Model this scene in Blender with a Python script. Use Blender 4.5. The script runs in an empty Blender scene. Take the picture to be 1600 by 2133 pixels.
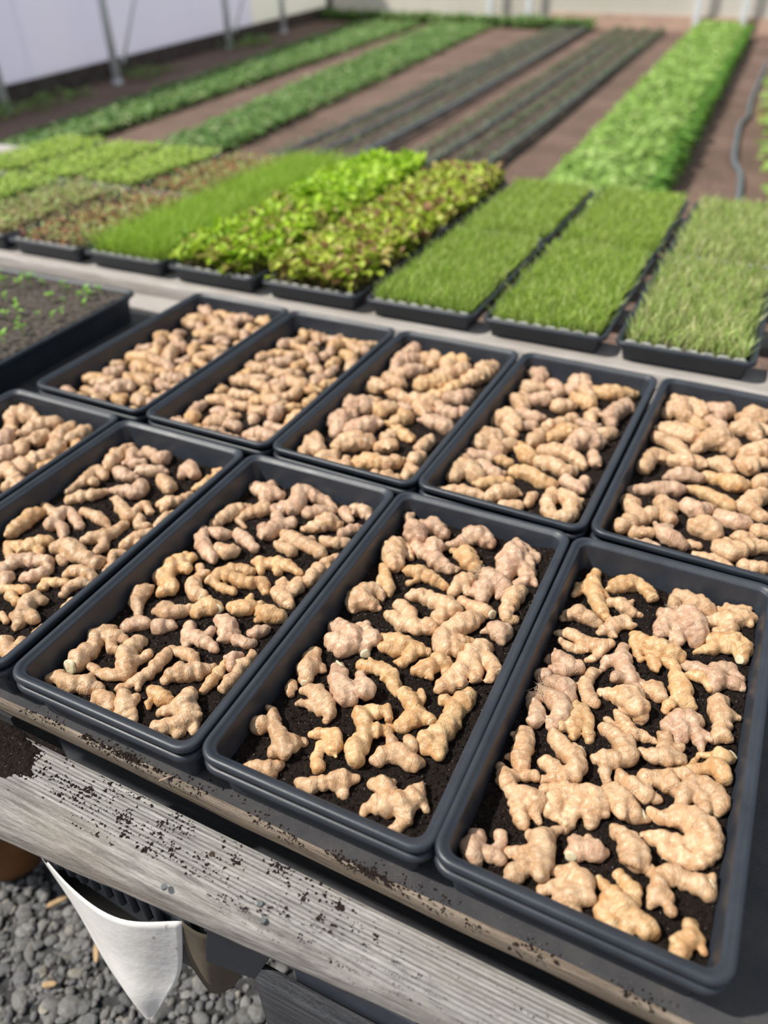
import bpy, math, random
import numpy as np
from mathutils import Vector, noise

# ---------------------------------------------------------------- camera, sky, sun, exposure
C = bpy.context.scene.collection
SC = bpy.context.scene
random.seed(7)
RNG = np.random.default_rng(11)
ZR = 0.85                                   # height of the tray rims above the ground

cam_d = bpy.data.cameras.new('camera')
cam = bpy.data.objects.new('camera', cam_d); C.objects.link(cam)
cam.location = (0.14625, -0.35277, 0.70693 + ZR)
cam.rotation_euler = (math.radians(52.9315), math.radians(1.1439), math.radians(26.1696))
cam_d.sensor_fit = 'HORIZONTAL'
cam_d.sensor_width = 24.0
cam_d.lens = 1591.12 / 1600 * 24.0
cam_d.clip_start = 0.02; cam_d.clip_end = 100
cam_d.dof.use_dof = True
cam_d.dof.focus_distance = 0.93
cam_d.dof.aperture_fstop = 2.1
SC.camera = cam

w = bpy.data.worlds.new('sky'); SC.world = w; w.use_nodes = True
bg = w.node_tree.nodes['Background']
bg.inputs[0].default_value = (0.80, 0.88, 1.0, 1); bg.inputs[1].default_value = 0.58
sun_d = bpy.data.lights.new('sun', 'SUN'); sun_d.energy = 5.2; sun_d.angle = math.radians(1.6)
sun_d.color = (1.0, 0.95, 0.87)
sun = bpy.data.objects.new('sun', sun_d); C.objects.link(sun)
sun.rotation_euler = Vector((-0.62, -0.38, 1.0)).to_track_quat('Z', 'Y').to_euler()
sun.location = (-2, -1, 4)
SC.view_settings.view_transform = 'Standard'; SC.view_settings.look = 'None'
SC.view_settings.gamma = 1; SC.view_settings.use_curve_mapping = False
SC.view_settings.exposure = 0.0

# ---------------------------------------------------------------- helpers
def obj(name, me, mat=None, parent=None, loc=None):
    o = bpy.data.objects.new(name, me); C.objects.link(o)
    if mat is not None and me is not None and not me.materials: me.materials.append(mat)
    if parent is not None: o.parent = parent
    if loc is not None: o.location = loc
    return o
def tag(o, label=None, cat=None, group=None, kind=None):
    if label: o['label'] = label
    if cat: o['category'] = cat
    if group: o['group'] = group
    if kind: o['kind'] = kind
    return o
def empty(name, loc, label, cat, group=None):
    o = bpy.data.objects.new(name, None); C.objects.link(o); o.location = loc
    o.empty_display_size = 0.02
    return tag(o, label, cat, group)
def mesh_np(name, V, F, smooth=True, attrs=None, col=None):
    """V (n,3), F (m,k) arrays -> mesh; attrs = {name: per-vertex floats}; col = per-vertex rgb"""
    V = np.asarray(V, dtype=np.float32); F = np.asarray(F, dtype=np.int32)
    me = bpy.data.meshes.new(name)
    n, m, k = len(V), len(F), F.shape[1]
    me.vertices.add(n); me.vertices.foreach_set('co', V.ravel())
    me.loops.add(m * k); me.loops.foreach_set('vertex_index', F.ravel())
    me.polygons.add(m)
    me.polygons.foreach_set('loop_start', np.arange(m, dtype=np.int32) * k)
    me.polygons.foreach_set('loop_total', np.full(m, k, dtype=np.int32))
    me.polygons.foreach_set('use_smooth', np.full(m, smooth, dtype=bool))
    me.update(calc_edges=True)
    if attrs:
        for a, v in attrs.items():
            at = me.attributes.new(a, 'FLOAT', 'POINT'); at.data.foreach_set('value', np.asarray(v, dtype=np.float32))
    if col is not None:
        at = me.color_attributes.new('Col', 'FLOAT_COLOR', 'POINT')
        c4 = np.ones((n, 4), dtype=np.float32); c4[:, :3] = col
        at.data.foreach_set('color', c4.ravel())
    return me
class MB:
    def __init__(s): s.v = []; s.f = []
    def add(s, V, F):
        b = len(s.v); s.v += [tuple(map(float, q)) for q in V]; s.f += [tuple(i + b for i in f) for f in F]
    def box(s, x0, x1, y0, y1, z0, z1):
        V = [(x, y, z) for x in (x0, x1) for y in (y0, y1) for z in (z0, z1)]
        s.add(V, [(0, 1, 3, 2), (4, 6, 7, 5), (0, 4, 5, 1), (2, 3, 7, 6), (0, 2, 6, 4), (1, 5, 7, 3)])
    def tube(s, pts, r, n=8):
        pts = [Vector(p) for p in pts]; rings = []
        rr = r if isinstance(r, (list, tuple)) else [r] * len(pts)
        V = []; F = []
        for i, p in enumerate(pts):
            d = (pts[min(i + 1, len(pts) - 1)] - pts[max(i - 1, 0)]).normalized()
            a = d.cross(Vector((0, 0, 1)))
            if a.length < 1e-3: a = d.cross(Vector((0, 1, 0)))
            a.normalize(); b = d.cross(a)
            for k in range(n):
                t = 2 * math.pi * k / n
                V.append(p + a * (math.cos(t) * rr[i]) + b * (math.sin(t) * rr[i]))
        for i in range(len(pts) - 1):
            for k in range(n):
                F.append((i * n + k, i * n + (k + 1) % n, (i + 1) * n + (k + 1) % n, (i + 1) * n + k))
        F.append(tuple(range(n))[::-1]); F.append(tuple((len(pts) - 1) * n + k for k in range(n)))
        s.add(V, F)
    def build(s, name, mat, parent=None, loc=None, bevel=0, smooth=False):
        me = bpy.data.meshes.new(name); me.from_pydata(s.v, [], s.f)
        if smooth:
            for p in me.polygons: p.use_smooth = True
        me.update()
        o = obj(name, me, mat, parent, loc)
        if bevel:
            m = o.modifiers.new('bevel', 'BEVEL'); m.width = bevel; m.segments = 2; m.limit_method = 'ANGLE'
        return o

# ---------------------------------------------------------------- materials
def newmat(name):
    m = bpy.data.materials.new(name); m.use_nodes = True
    nt = m.node_tree; p = nt.nodes['Principled BSDF']
    return m, nt, p
class N:
    """terse node helper"""
    def __init__(s, nt): s.nt = nt
    def n(s, t, **kw):
        nd = s.nt.nodes.new(t)
        for k, v in kw.items(): setattr(nd, k, v)
        return nd
    def l(s, a, b): s.nt.links.new(a, b)
    def coord(s, scale=(1, 1, 1), kind='Object'):
        tc = s.n('ShaderNodeTexCoord'); mp = s.n('ShaderNodeMapping')
        mp.inputs['Scale'].default_value = scale; s.l(tc.outputs[kind], mp.inputs['Vector']); return mp.outputs[0]
    def noise(s, vec, scale, detail=4, rough=0.55):
        t = s.n('ShaderNodeTexNoise'); t.inputs['Scale'].default_value = scale
        t.inputs['Detail'].default_value = detail; t.inputs['Roughness'].default_value = rough
        s.l(vec, t.inputs['Vector']); return t.outputs['Fac']
    def voro(s, vec, scale, feat='F1'):
        t = s.n('ShaderNodeTexVoronoi', feature=feat); t.inputs['Scale'].default_value = scale
        s.l(vec, t.inputs['Vector']); return t
    def ramp(s, fac, stops):
        r = s.n('ShaderNodeValToRGB'); e = r.color_ramp.elements
        while len(e) < len(stops): e.new(0.5)
        for q, (pos, c) in zip(e, stops):
            q.position = pos; q.color = (*c, 1) if not isinstance(c, float) else (c, c, c, 1)
        s.l(fac, r.inputs[0]); return r.outputs[0]
    def mix(s, fac, a, b, mode='MIX'):
        m = s.n('ShaderNodeMix', data_type='RGBA', blend_type=mode)
        for sock, v in ((m.inputs[0], fac), (m.inputs[6], a), (m.inputs[7], b)):
            if hasattr(v, 'links') or hasattr(v, 'is_linked'): s.l(v, sock)
            elif isinstance(v, (int, float)): sock.default_value = v
            else: sock.default_value = (*v, 1)
        return m.outputs[2]
    def math(s, op, a, b=0.0, c=None):
        m = s.n('ShaderNodeMath', operation=op)
        for sock, v in zip(m.inputs, (a, b, c)):
            if v is None: continue
            if isinstance(v, (int, float)): sock.default_value = v
            else: s.l(v, sock)
        return m.outputs[0]
    def bump(s, h, strength, dist, prev=None):
        b = s.n('ShaderNodeBump'); b.inputs['Strength'].default_value = strength; b.inputs['Distance'].default_value = dist
        s.l(h, b.inputs['Height'])
        if prev is not None: s.l(prev, b.inputs['Normal'])
        return b.outputs[0]

def mat_ginger(name, base, alt, pale):
    m, nt, p = newmat(name); g = N(nt)
    v = g.coord(); oi = g.n('ShaderNodeObjectInfo')
    vadd = g.n('ShaderNodeVectorMath', operation='ADD'); g.l(v, vadd.inputs[0])
    cmb = g.n('ShaderNodeCombineXYZ'); g.l(oi.outputs['Random'], cmb.inputs[0]); g.l(oi.outputs['Random'], cmb.inputs[2]); g.l(cmb.outputs[0], vadd.inputs[1])
    v = vadd.outputs[0]
    n1 = g.noise(v, 38, 3, 0.5); n2 = g.noise(v, 140, 4, 0.6); n3 = g.noise(v, 420, 3, 0.6)
    c = g.mix(g.ramp(n1, [(0.38, 0.0), (0.62, 1.0)]), base, alt)
    c = g.mix(g.ramp(n2, [(0.5, 0.0), (0.78, 1.0)]), c, pale)
    at = g.n('ShaderNodeAttribute', attribute_name='ring'); s = at.outputs['Fac']
    s = g.math('ADD', s, g.math('MULTIPLY', g.math('SUBTRACT', g.noise(v, 70, 3), 0.5), 1.5))
    fr = g.math('FRACT', s)
    d = g.math('ABSOLUTE', g.math('SUBTRACT', fr, 0.5))
    line = g.ramp(d, [(0.40, 0.0), (0.47, 1.0)])                # thin leaf-scar rings
    brk = g.ramp(g.noise(v, 75, 2), [(0.48, 0.0), (0.62, 1.0)])
    lm = g.math('MULTIPLY', line, brk)
    c = g.mix(g.math('MULTIPLY', lm, 0.40), c, (0.36, 0.20, 0.11))
    dirt = g.ramp(g.noise(v, 520, 2, 0.7), [(0.60, 0.0), (0.68, 1.0)])
    dm = g.math('MULTIPLY', dirt, g.ramp(g.noise(v, 45, 2), [(0.45, 0.0), (0.60, 0.85)]))
    c = g.mix(dm, c, (0.13, 0.07, 0.04))
    mot = g.noise(v, 26, 5, 0.65)
    c = g.mix(g.ramp(mot, [(0.50, 0.0), (0.72, 0.45)]), c, tuple(q * .66 for q in alt))
    crk = g.voro(v, 95, 'DISTANCE_TO_EDGE').outputs['Distance']
    cm = g.math('MULTIPLY', g.ramp(crk, [(0.015, 1.0), (0.05, 0.0)]), g.ramp(n2, [(0.48, 0.0), (0.62, 0.22)]))
    c = g.mix(cm, c, (0.25, 0.13, 0.065))
    hsv = g.n('ShaderNodeHueSaturation')
    hsv.inputs['Saturation'].default_value = 1.0
    g.l(g.math('ADD', 0.90, g.math('MULTIPLY', oi.outputs['Random'], 0.18)), hsv.inputs['Value'])
    g.l(c, hsv.inputs['Color']); g.l(hsv.outputs[0], p.inputs['Base Color'])
    p.inputs['Roughness'].default_value = 0.42; p.inputs['Specular IOR Level'].default_value = 0.5
    p.inputs['Subsurface Weight'].default_value = 0.06; p.inputs['Subsurface Radius'].default_value = (0.006, 0.003, 0.0015)
    h = g.math('ADD', g.math('MULTIPLY', line, -0.40), g.math('MULTIPLY', n2, 1.5))
    h = g.math('ADD', h, g.math('MULTIPLY', n3, 0.35))
    g.l(g.bump(h, 0.62, 0.0018), p.inputs['Normal'])
    return m
GT = {'t': mat_ginger('ginger_tan', (0.62, 0.408, 0.238), (0.53, 0.310, 0.160), (0.76, 0.585, 0.40)),
      'p': mat_ginger('ginger_pink', (0.59, 0.392, 0.252), (0.50, 0.298, 0.188), (0.72, 0.55, 0.40)),
      'g': mat_ginger('ginger_gold', (0.64, 0.412, 0.205), (0.57, 0.315, 0.135), (0.77, 0.58, 0.35))}
def mat_simple(name, col, rough=0.6, spec=0.3, nscale=0, namt=0.2, bump=0, bscale=200, bdist=0.001, kind='Object', transl=0):
    m, nt, p = newmat(name); g = N(nt)
    v = g.coord(kind=kind)
    if nscale:
        n1 = g.noise(v, nscale, 5, 0.6)
        lo = tuple(max(0, c * (1 - namt)) for c in col); hi = tuple(min(1, c * (1 + namt)) for c in col)
        g.l(g.ramp(n1, [(0.3, lo), (0.7, hi)]), p.inputs['Base Color'])
    else: p.inputs['Base Color'].default_value = (*col, 1)
    p.inputs['Roughness'].default_value = rough; p.inputs['Specular IOR Level'].default_value = spec
    if bump: g.l(g.bump(g.noise(v, bscale, 4, 0.6), bump, bdist), p.inputs['Normal'])
    if transl: p.inputs['Transmission Weight'].default_value = 0
    return m
def mat_plastic():
    m, nt, p = newmat('black_tray_plastic'); g = N(nt); v = g.coord()
    n1 = g.noise(v, 14, 5, 0.65); n2 = g.noise(v, 900, 2)
    c = g.ramp(n1, [(0.3, (0.016, 0.021, 0.030)), (0.7, (0.029, 0.036, 0.048))])
    dust = g.ramp(g.noise(v, 350, 2, 0.8), [(0.72, 0.0), (0.76, 1.0)])
    dust = g.math('MULTIPLY', dust, g.ramp(g.noise(v, 25, 2), [(0.5, 0.0), (0.7, 0.9)]))
    c = g.mix(dust, c, (0.30, 0.27, 0.23)); g.l(c, p.inputs['Base Color'])
    p.inputs['Roughness'].default_value = 0.42; p.inputs['Specular IOR Level'].default_value = 0.55
    g.l(g.ramp(n1, [(0.2, 0.34), (0.8, 0.56)]), p.inputs['Roughness'])
    g.l(g.bump(g.math('ADD', n2, g.math('MULTIPLY', g.noise(v, 60, 3), 2.0)), 0.10, 0.001), p.inputs['Normal'])
    return m
PLASTIC = mat_plastic()
def mat_soil():
    m, nt, p = newmat('potting_mix'); g = N(nt); v = g.coord(kind='Object')
    n1 = g.noise(v, 260, 6, 0.75); n2 = g.noise(v, 30, 3)
    c = g.ramp(n1, [(0.30, (0.0035, 0.0024, 0.0022)), (0.50, (0.0170, 0.0105, 0.0080)), (0.74, (0.062, 0.037, 0.027))])
    c = g.mix(g.ramp(n2, [(0.4, 0.0), (0.65, 0.30)]), c, (0.035, 0.018, 0.0125))
    vo = g.voro(v, 330); sp = g.math('LESS_THAN', vo.outputs['Distance'], 0.20)
    wn = g.n('ShaderNodeSeparateColor'); g.l(vo.outputs['Color'], wn.inputs[0])
    sp = g.math('MULTIPLY', sp, g.math('GREATER_THAN', wn.outputs[0], 0.84))    # perlite flecks
    c = g.mix(sp, c, (0.42, 0.38, 0.33)); g.l(c, p.inputs['Base Color'])
    p.inputs['Roughness'].default_value = 0.85; p.inputs['Specular IOR Level'].default_value = 0.25
    h = g.math('ADD', g.noise(v, 420, 5, 0.8), g.math('MULTIPLY', g.voro(v, 300).outputs['Distance'], 0.8))
    g.l(g.bump(h, 1.0, 0.0045), p.inputs['Normal'])
    return m
SOIL = mat_soil()
def mat_wood(name, dark, mid, light, stretch=20, brown=(0.2, 0.13, 0.08), ribs=False):
    m, nt, p = newmat(name); g = N(nt)
    v = g.coord((1, stretch, stretch)); v2 = g.coord((1, 6, 6)); v0 = g.coord()
    grain = g.noise(v, 9, 6, 0.68); fine = g.noise(v, 34, 4, 0.7); patch = g.noise(v2, 3.2, 3)
    c = g.ramp(grain, [(0.30, dark), (0.50, mid), (0.70, light)])
    c = g.mix(g.ramp(fine, [(0.32, 0.55), (0.46, 0.0)]), c, dark)
    c = g.mix(g.ramp(patch, [(0.5, 0.0), (0.72, 0.55)]), c, brown)
    if ribs:                                             # lighter ribs, darker grooves between them
        sx = g.n('ShaderNodeSeparateXYZ'); g.l(v0, sx.inputs[0])
        y = g.math('ADD', sx.outputs[1], g.math('MULTIPLY', g.math('SUBTRACT', g.noise(g.coord((5, 30, 1)), 1.0, 2), .5), .0012))
        cs = g.math('COSINE', g.math('MULTIPLY', y, 2 * math.pi / .0046))
        on = g.ramp(g.math('ADD', y, .1), [(.018, 0.0), (.024, 1.0)])
        c = g.mix(g.math('MULTIPLY', g.math('MULTIPLY', on, g.ramp(cs, [(0.0, .42), (.45, 0.0)])), g.ramp(fine, [(.35, .2), (.6, .8)])), c, (0.60, 0.60, 0.60))
        c = g.mix(g.math('MULTIPLY', on, g.ramp(cs, [(.55, 0.0), (.98, .46)])), c, (0.075, 0.066, 0.062))
    sp = g.ramp(g.noise(v0, 330, 2, 0.8), [(0.70, 0.0), (0.74, 0.8)])
    c = g.mix(sp, c, (0.03, 0.02, 0.015)); g.l(c, p.inputs['Base Color'])
    p.inputs['Roughness'].default_value = 0.50; p.inputs['Specular IOR Level'].default_value = 0.55
    h = g.math('ADD', grain, g.math('MULTIPLY', fine, 0.9))
    g.l(g.bump(h, 1.0, 0.0022), p.inputs['Normal'])
    return m
WOOD = mat_wood('weathered_wood', (0.10, 0.09, 0.082), (0.30, 0.28, 0.255), (0.52, 0.495, 0.46), brown=(0.30, 0.24, 0.185), ribs=True)
WOODB = mat_wood('weathered_wood_brown', (0.10, 0.075, 0.055), (0.24, 0.19, 0.145), (0.40, 0.33, 0.26))
WOODP = mat_wood('pale_wood', (0.32, 0.29, 0.27), (0.50, 0.46, 0.43), (0.66, 0.62, 0.58), stretch=18, brown=(0.33, 0.27, 0.22))
WOODD = mat_wood('dark_wood', (0.012, 0.014, 0.018), (0.035, 0.038, 0.046), (0.10, 0.10, 0.11), brown=(0.04, 0.04, 0.045))
def mat_fabric():
    m, nt, p = newmat('woven_ground_cloth'); g = N(nt); v = g.coord()
    sx = g.n('ShaderNodeSeparateXYZ'); g.l(v, sx.inputs[0])
    a = g.math('SINE', g.math('MULTIPLY', sx.outputs[0], 2 * math.pi / 0.0032))
    b = g.math('SINE', g.math('MULTIPLY', sx.outputs[1], 2 * math.pi / 0.0026))
    h = g.math('MULTIPLY', a, b)
    n1 = g.noise(v, 22, 5, 0.6)
    c = g.ramp(n1, [(0.35, (0.028, 0.028, 0.032)), (0.60, (0.055, 0.052, 0.052)), (0.78, (0.12, 0.09, 0.07))])
    c = g.mix(g.ramp(h, [(0.0, 0.0), (0.6, 0.35)]), c, (0.13, 0.13, 0.14))
    sp = g.ramp(g.noise(v, 420, 2, 0.8), [(0.69, 0.0), (0.73, 0.8)]); c = g.mix(sp, c, (0.28, 0.24, 0.2))
    g.l(c, p.inputs['Base Color']); p.inputs['Roughness'].default_value = 0.55
    g.l(g.bump(h, 0.7, 0.0008), p.inputs['Normal']); return m
FABRIC = mat_fabric()
def mat_leaf(name, rough=0.45, gain=1.0, trans=0.35):
    m, nt, p = newmat(name); g = N(nt)
    at = g.n('ShaderNodeVertexColor', layer_name='Col')
    g.l(at.outputs[0], p.inputs['Base Color']); p.inputs['Roughness'].default_value = rough
    p.inputs['Specular IOR Level'].default_value = 0.35
    tr = g.n('ShaderNodeBsdfTranslucent'); g.l(at.outputs[0], tr.inputs[0])
    mx = g.n('ShaderNodeMixShader'); mx.inputs[0].default_value = trans
    out = nt.nodes['Material Output']
    g.l(p.outputs[0], mx.inputs[1]); g.l(tr.outputs[0], mx.inputs[2]); g.l(mx.outputs[0], out.inputs[0])
    return m
LEAF = mat_leaf('leaf')
def mat_ground():
    m, nt, p = newmat('bare_soil'); g = N(nt); v = g.coord()
    n1 = g.noise(v, 1.2, 6, 0.65); n2 = g.noise(v, 30, 5, 0.7)
    c = g.ramp(n1, [(0.35, (0.18, 0.112, 0.084)), (0.65, (0.31, 0.200, 0.152))])
    c = g.mix(g.ramp(n2, [(0.42, 0.6), (0.55, 0.0)]), c, (0.06, 0.035, 0.026))
    g.l(c, p.inputs['Base Color']); p.inputs['Roughness'].default_value = 0.95
    g.l(g.bump(n2, 1.0, 0.03), p.inputs['Normal']); return m
GROUND = mat_ground()
def mat_film(name, col, streak):
    m, nt, p = newmat(name); g = N(nt)
    v = g.coord((0.5, 0.5, 0.12)); n1 = g.noise(v, 1.6, 3, 0.5)
    c = g.ramp(n1, [(0.3, col), (0.7, streak)])
    g.l(c, p.inputs['Base Color']); p.inputs['Roughness'].default_value = 0.4
    tr = g.n('ShaderNodeBsdfTranslucent'); g.l(c, tr.inputs[0])
    mx = g.n('ShaderNodeMixShader'); mx.inputs[0].default_value = 0.5
    g.l(p.outputs[0], mx.inputs[1]); g.l(tr.outputs[0], mx.inputs[2])
    g.l(mx.outputs[0], nt.nodes['Material Output'].inputs[0]); return m
FILM = mat_film('greenhouse_film', (0.86, 0.86, 0.96), (0.90, 0.89, 0.96))
BRACE = mat_simple('white_steel', (0.86, 0.87, 0.90), 0.5, 0.4, 6, 0.05)
FILM2 = mat_film('clear_door_film', (0.93, 0.95, 0.90), (0.95, 0.94, 0.88))
FILMB = mat_film('end_wall_film', (0.80, 0.78, 0.70), (0.92, 0.89, 0.82))
METAL = mat_simple('galvanised_steel', (0.80, 0.83, 0.85), 0.45, 0.5, 6, 0.08)
DARKPOST = mat_simple('grey_green_paint', (0.16, 0.18, 0.16), 0.6, 0.3, 6, 0.2)
SILL = mat_simple('dark_sill_board', (0.085, 0.070, 0.062), 0.8, 0.2, 5, 0.3, 0.5, 60, 0.004)
PINKB = mat_simple('pinkish_sill', (0.52, 0.37, 0.29), 0.8, 0.2, 3, 0.15)

# ---------------------------------------------------------------- the greenhouse
mb = MB(); mb.box(-14, 4, -2.5, 20, -0.05, 0)
tag(mb.build('floor', GROUND), kind='structure')
WA = Vector((-7.9, 3.0)); WM = Vector((-8.55, 7.4)); WC = Vector((-10.80, 18.81)); WB = Vector((3.2, 16.4))
def wall_seg(mb, a, b, z0, z1, th, off=0.0):
    d = (b - a).normalized(); nrm = Vector((-d.y, d.x))
    p = [a + nrm * off, b + nrm * off, b + nrm * (off + th), a + nrm * (off + th)]
    V = [(q.x, q.y, z) for z in (z0, z1) for q in p]
    mb.add(V, [(0, 1, 2, 3), (7, 6, 5, 4), (0, 4, 5, 1), (1, 5, 6, 2), (2, 6, 7, 3), (3, 7, 4, 0)])
doorA = WM.lerp(WC, 0.60)
mb = MB(); wall_seg(mb, WA, WM, 0.16, 2.7, 0.02); wall_seg(mb, WM, doorA, 0.16, 2.7, 0.02)
tag(mb.build('wall_left', FILM), kind='structure')
mb = MB(); wall_seg(mb, doorA, WC, 0.16, 2.7, 0.02)
tag(mb.build('window_1', FILM2), kind='structure')
mb = MB(); wall_seg(mb, WA, WM, 0, 0.22, 0.06, -0.03); wall_seg(mb, WM, WC, 0, 0.22, 0.06, -0.03)
tag(mb.build('baseboard_left', SILL), kind='structure')
mb = MB(); wall_seg(mb, WC, WB, 0.1, 2.7, 0.02)
tag(mb.build('wall_back', FILMB), kind='structure')
mb = MB(); wall_seg(mb, Vector((-5.0, 17.80)), WB, 0, 0.24, 0.06, -0.05)
tag(mb.build('baseboard_back', PINKB), kind='structure')
mb = MB(); mb.tube([(WC.x + .03, WC.y - .03, 0), (WC.x + .03, WC.y - .03, 2.7)], 0.10, 10)
tag(mb.build('trim_1', DARKPOST, smooth=True), kind='structure')
side_posts = [(-8.20, 6.55, 'leftmost steel post at the lilac film wall, cut by the photo edge'),
              (-8.40, 8.65, 'tall pale steel post at the lilac film wall, nearest whole one'),
              (-9.28, 12.5, 'pale steel post at the lilac film wall, midway to the corner'),
              (-9.86, 15.2, 'pale steel post where the lilac film meets the clear panel')]
for x, y, lab in side_posts:
    e = empty('wall_post', (x + .05, y, 0), lab, 'post', 'steel posts along the left wall')
    mb = MB(); mb.tube([(0, 0, 0), (0, 0, 2.7)], 0.055, 12); mb.build('post_tube', METAL, e, smooth=True)
    mb = MB(); mb.tube([(0, 0, 0), (0, 0, 0.05)], 0.065, 12); mb.build('post_foot', METAL, e, smooth=True)
for (x, y, dx, dy, lab) in ((-8.36, 8.75, 0.03, 2.0, 'thin slanting brace rising from the nearest whole wall post'),
                            (-9.24, 12.6, 0.03, 2.4, 'thin slanting brace rising from the midway wall post')):
    mb = MB(); mb.tube([(0, 0, 0.25), (dx - .45, dy, 2.6)], 0.022, 8)
    tag(mb.build('wall_brace', BRACE, loc=(x + .08, y, 0), smooth=True), lab, 'brace', 'braces along the left wall')
for i, (x, y, lab) in enumerate(((-6.32, 17.8, 'pale post on the back wall, farthest left of the four'),
                  (-5.43, 17.66, 'pale post on the back wall, second from the left'),
                  (-2.07, 17.10, 'pale post on the back wall behind the left edge of the leafy bed'),
                  (-1.26, 16.98, 'pale post on the back wall behind the right edge of the leafy bed'))):
    mb = MB(); mb.box(-.06, .06, -.05, .05, 0, 2.7)
    tag(mb.build('back_post', METAL, loc=(x, y, 0), bevel=.01), lab, 'post', 'posts on the back wall')

# ---------------------------------------------------------------- benches
TZ = ZR - 0.0838                          # top of the near bench boards
def plank(name, x0, x1, y0, y1, z1, th, mat, label, cat='board', seed=0, group=None, parent=None, nx=90, wane=0.0):
    """weathered board along x, slightly uneven, rounded edges"""
    prof = []
    r = min(0.006, th * .3)
    for (cy, cz, a0) in ((y1 - r, z1 - r, 0), (y0 + r, z1 - r, 90), (y0 + r, z1 - th + r, 180), (y1 - r, z1 - th + r, 270)):
        for k in range(4):
            a = math.radians(a0 + k * 30); prof.append((cy + r * math.cos(a), cz + r * math.sin(a)))
    top = []
    for i, p in enumerate(prof):
        top.append(p)
        if i == 3:
            for k in range(1, 8): top.append((y1 - r + (y0 - y1 + 2 * r) * k / 8, z1))
    prof = top; n = len(prof); xs = np.linspace(x0, x1, nx); V = []
    cx, cy0 = (x0 + x1) / 2, (y0 + y1) / 2
    for x in xs:
        for (y, z) in prof:
            q = noise.noise(Vector((x * 2.2, y * 40 + seed, seed * 3.1)))
            q2 = noise.noise(Vector((x * 9 + seed, y * 70, z * 40)))
            V.append((x - cx, y - cy0 + q2 * .0012 + q * .0015, z - z1 + q * .0012 + q2 * .0006))
    F = [(i * n + k, i * n + (k + 1) % n, (i + 1) * n + (k + 1) % n, (i + 1) * n + k) for i in range(nx - 1) for k in range(n)]
    me = bpy.data.meshes.new(name)
    F = [f[::-1] for f in F] + [tuple(range(n)), tuple((nx - 1) * n + k for k in range(n))[::-1]]
    me.from_pydata(V, [], F)
    for p in me.polygons: p.use_smooth = True
    me.update()
    o = obj(name, me, mat, parent, (cx, cy0 - (parent.location.y if parent else 0), z1))
    if parent is None: tag(o, label, cat, group)
    return o
TZ2 = ZR - .0475                          # top of the sprout bench
gb = bpy.data.objects.new('ginger_bench', None); C.objects.link(gb); tag(gb, 'weathered wooden bench carrying the ginger trays', 'bench')
sb = bpy.data.objects.new('sprout_bench', None); C.objects.link(sb); sb.location = (0, 1.22, 0); tag(sb, 'weathered bench carrying the sprout flats', 'bench')
# front board: ribbed flat top, heavily rounded worn front edge, tapering to the right
def front_board():
    nx = 420; x0, x1 = -1.0, 1.1; V = []; rows = []
    NR = 84; NC = 14; NF = 8
    for i in range(nx):
        x = x0 + (x1 - x0) * i / (nx - 1)
        yb = -0.0245 + .001 * noise.noise(Vector((x * 5, 0, 3)))
        t = (x + .48) / .53
        yf = -0.124 + 0.041 * max(-1.0, min(t, 1)) + 0.012 * max(0, min((x - .05) / .4, 1)) + .0015 * noise.noise(Vector((x * 6, 1, 7)))
        R = 0.026
        ribw = (yb - (yf + R)) ; row = []
        for k in range(NR):
            u = k / (NR - 1); y = yb - .002 - (ribw - .002) * u
            rib = 0.0
            if y > -0.088: rib = -0.0011 * (0.5 + 0.5 * math.cos((y * 1000 + .6 * noise.noise(Vector((x * 7, y * 30, 0)))) / 4.6 * 2 * math.pi)) ** 3
            z = rib - 0.0035 * u ** 3 + .0009 * noise.noise(Vector((x * 9, y * 160, 1.7)))
            row.append((x, y, z))
        zt = row[-1][2]
        for k in range(1, NC + 1):
            a = math.radians(90 * k / NC)
            row.append((x, yf + R - R * math.sin(a), zt - R * (1 - math.cos(a)) + .0012 * noise.noise(Vector((x * 10, k * .8, 4)))))
        zz = row[-1][2]
        for k in range(1, NF + 1): row.append((x, yf + .0005 * noise.noise(Vector((x * 20, k, 9))), zz - (0.040 - R + .004) * k / NF))
        zb = row[-1][2]
        row.append((x, yb, zb)); row.append((x, yb, -0.003))
        V += row
    n = len(row)
    F = [(i * n + k, (i + 1) * n + k, (i + 1) * n + (k + 1) % n, i * n + (k + 1) % n) for i in range(nx - 1) for k in range(n)]
    F = [f[::-1] for f in F]
    F += [tuple(range(n))[::-1], tuple((nx - 1) * n + k for k in range(n))]
    me = bpy.data.meshes.new('front_board'); me.from_pydata(V, [], F)
    for p in me.polygons: p.use_smooth = True
    me.update()
    o = obj('front_board', me, WOOD, gb, (0, 0, TZ)); o['label'] = 'grey ribbed front board with a rounded edge'; return o
fb = front_board()
NAIL = mat_simple('grey_nail', (0.12, 0.13, 0.13), 0.4, 0.5)
for x, y in ((-0.152, -0.071), (-0.140, -0.084), (-0.253, -0.100)):
    mb = MB(); mb.tube([(0, 0, -.002), (0, 0, 0.0012)], 0.0032, 12)
    mb.build('nail_head', NAIL, fb, loc=(x, y, -0.0022), smooth=False)
KNOT = mat_simple('dark_knot', (0.06, 0.04, 0.03), 0.9, 0.1, 80, .4)
mb = MB(); mb.tube([(0, 0, -.003), (0, 0, 0.0006)], [0.0028, 0.0033], 9)
mb.build('knot_hole', KNOT, fb, loc=(-0.228, -0.050, -0.0003))
plank('bench_board', -1.0, 1.1, 0.0020, 0.085, TZ, 0.03, WOODB, 'brown weathered board running behind the gap, half under the cloth', seed=2, nx=240, parent=gb)
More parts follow.
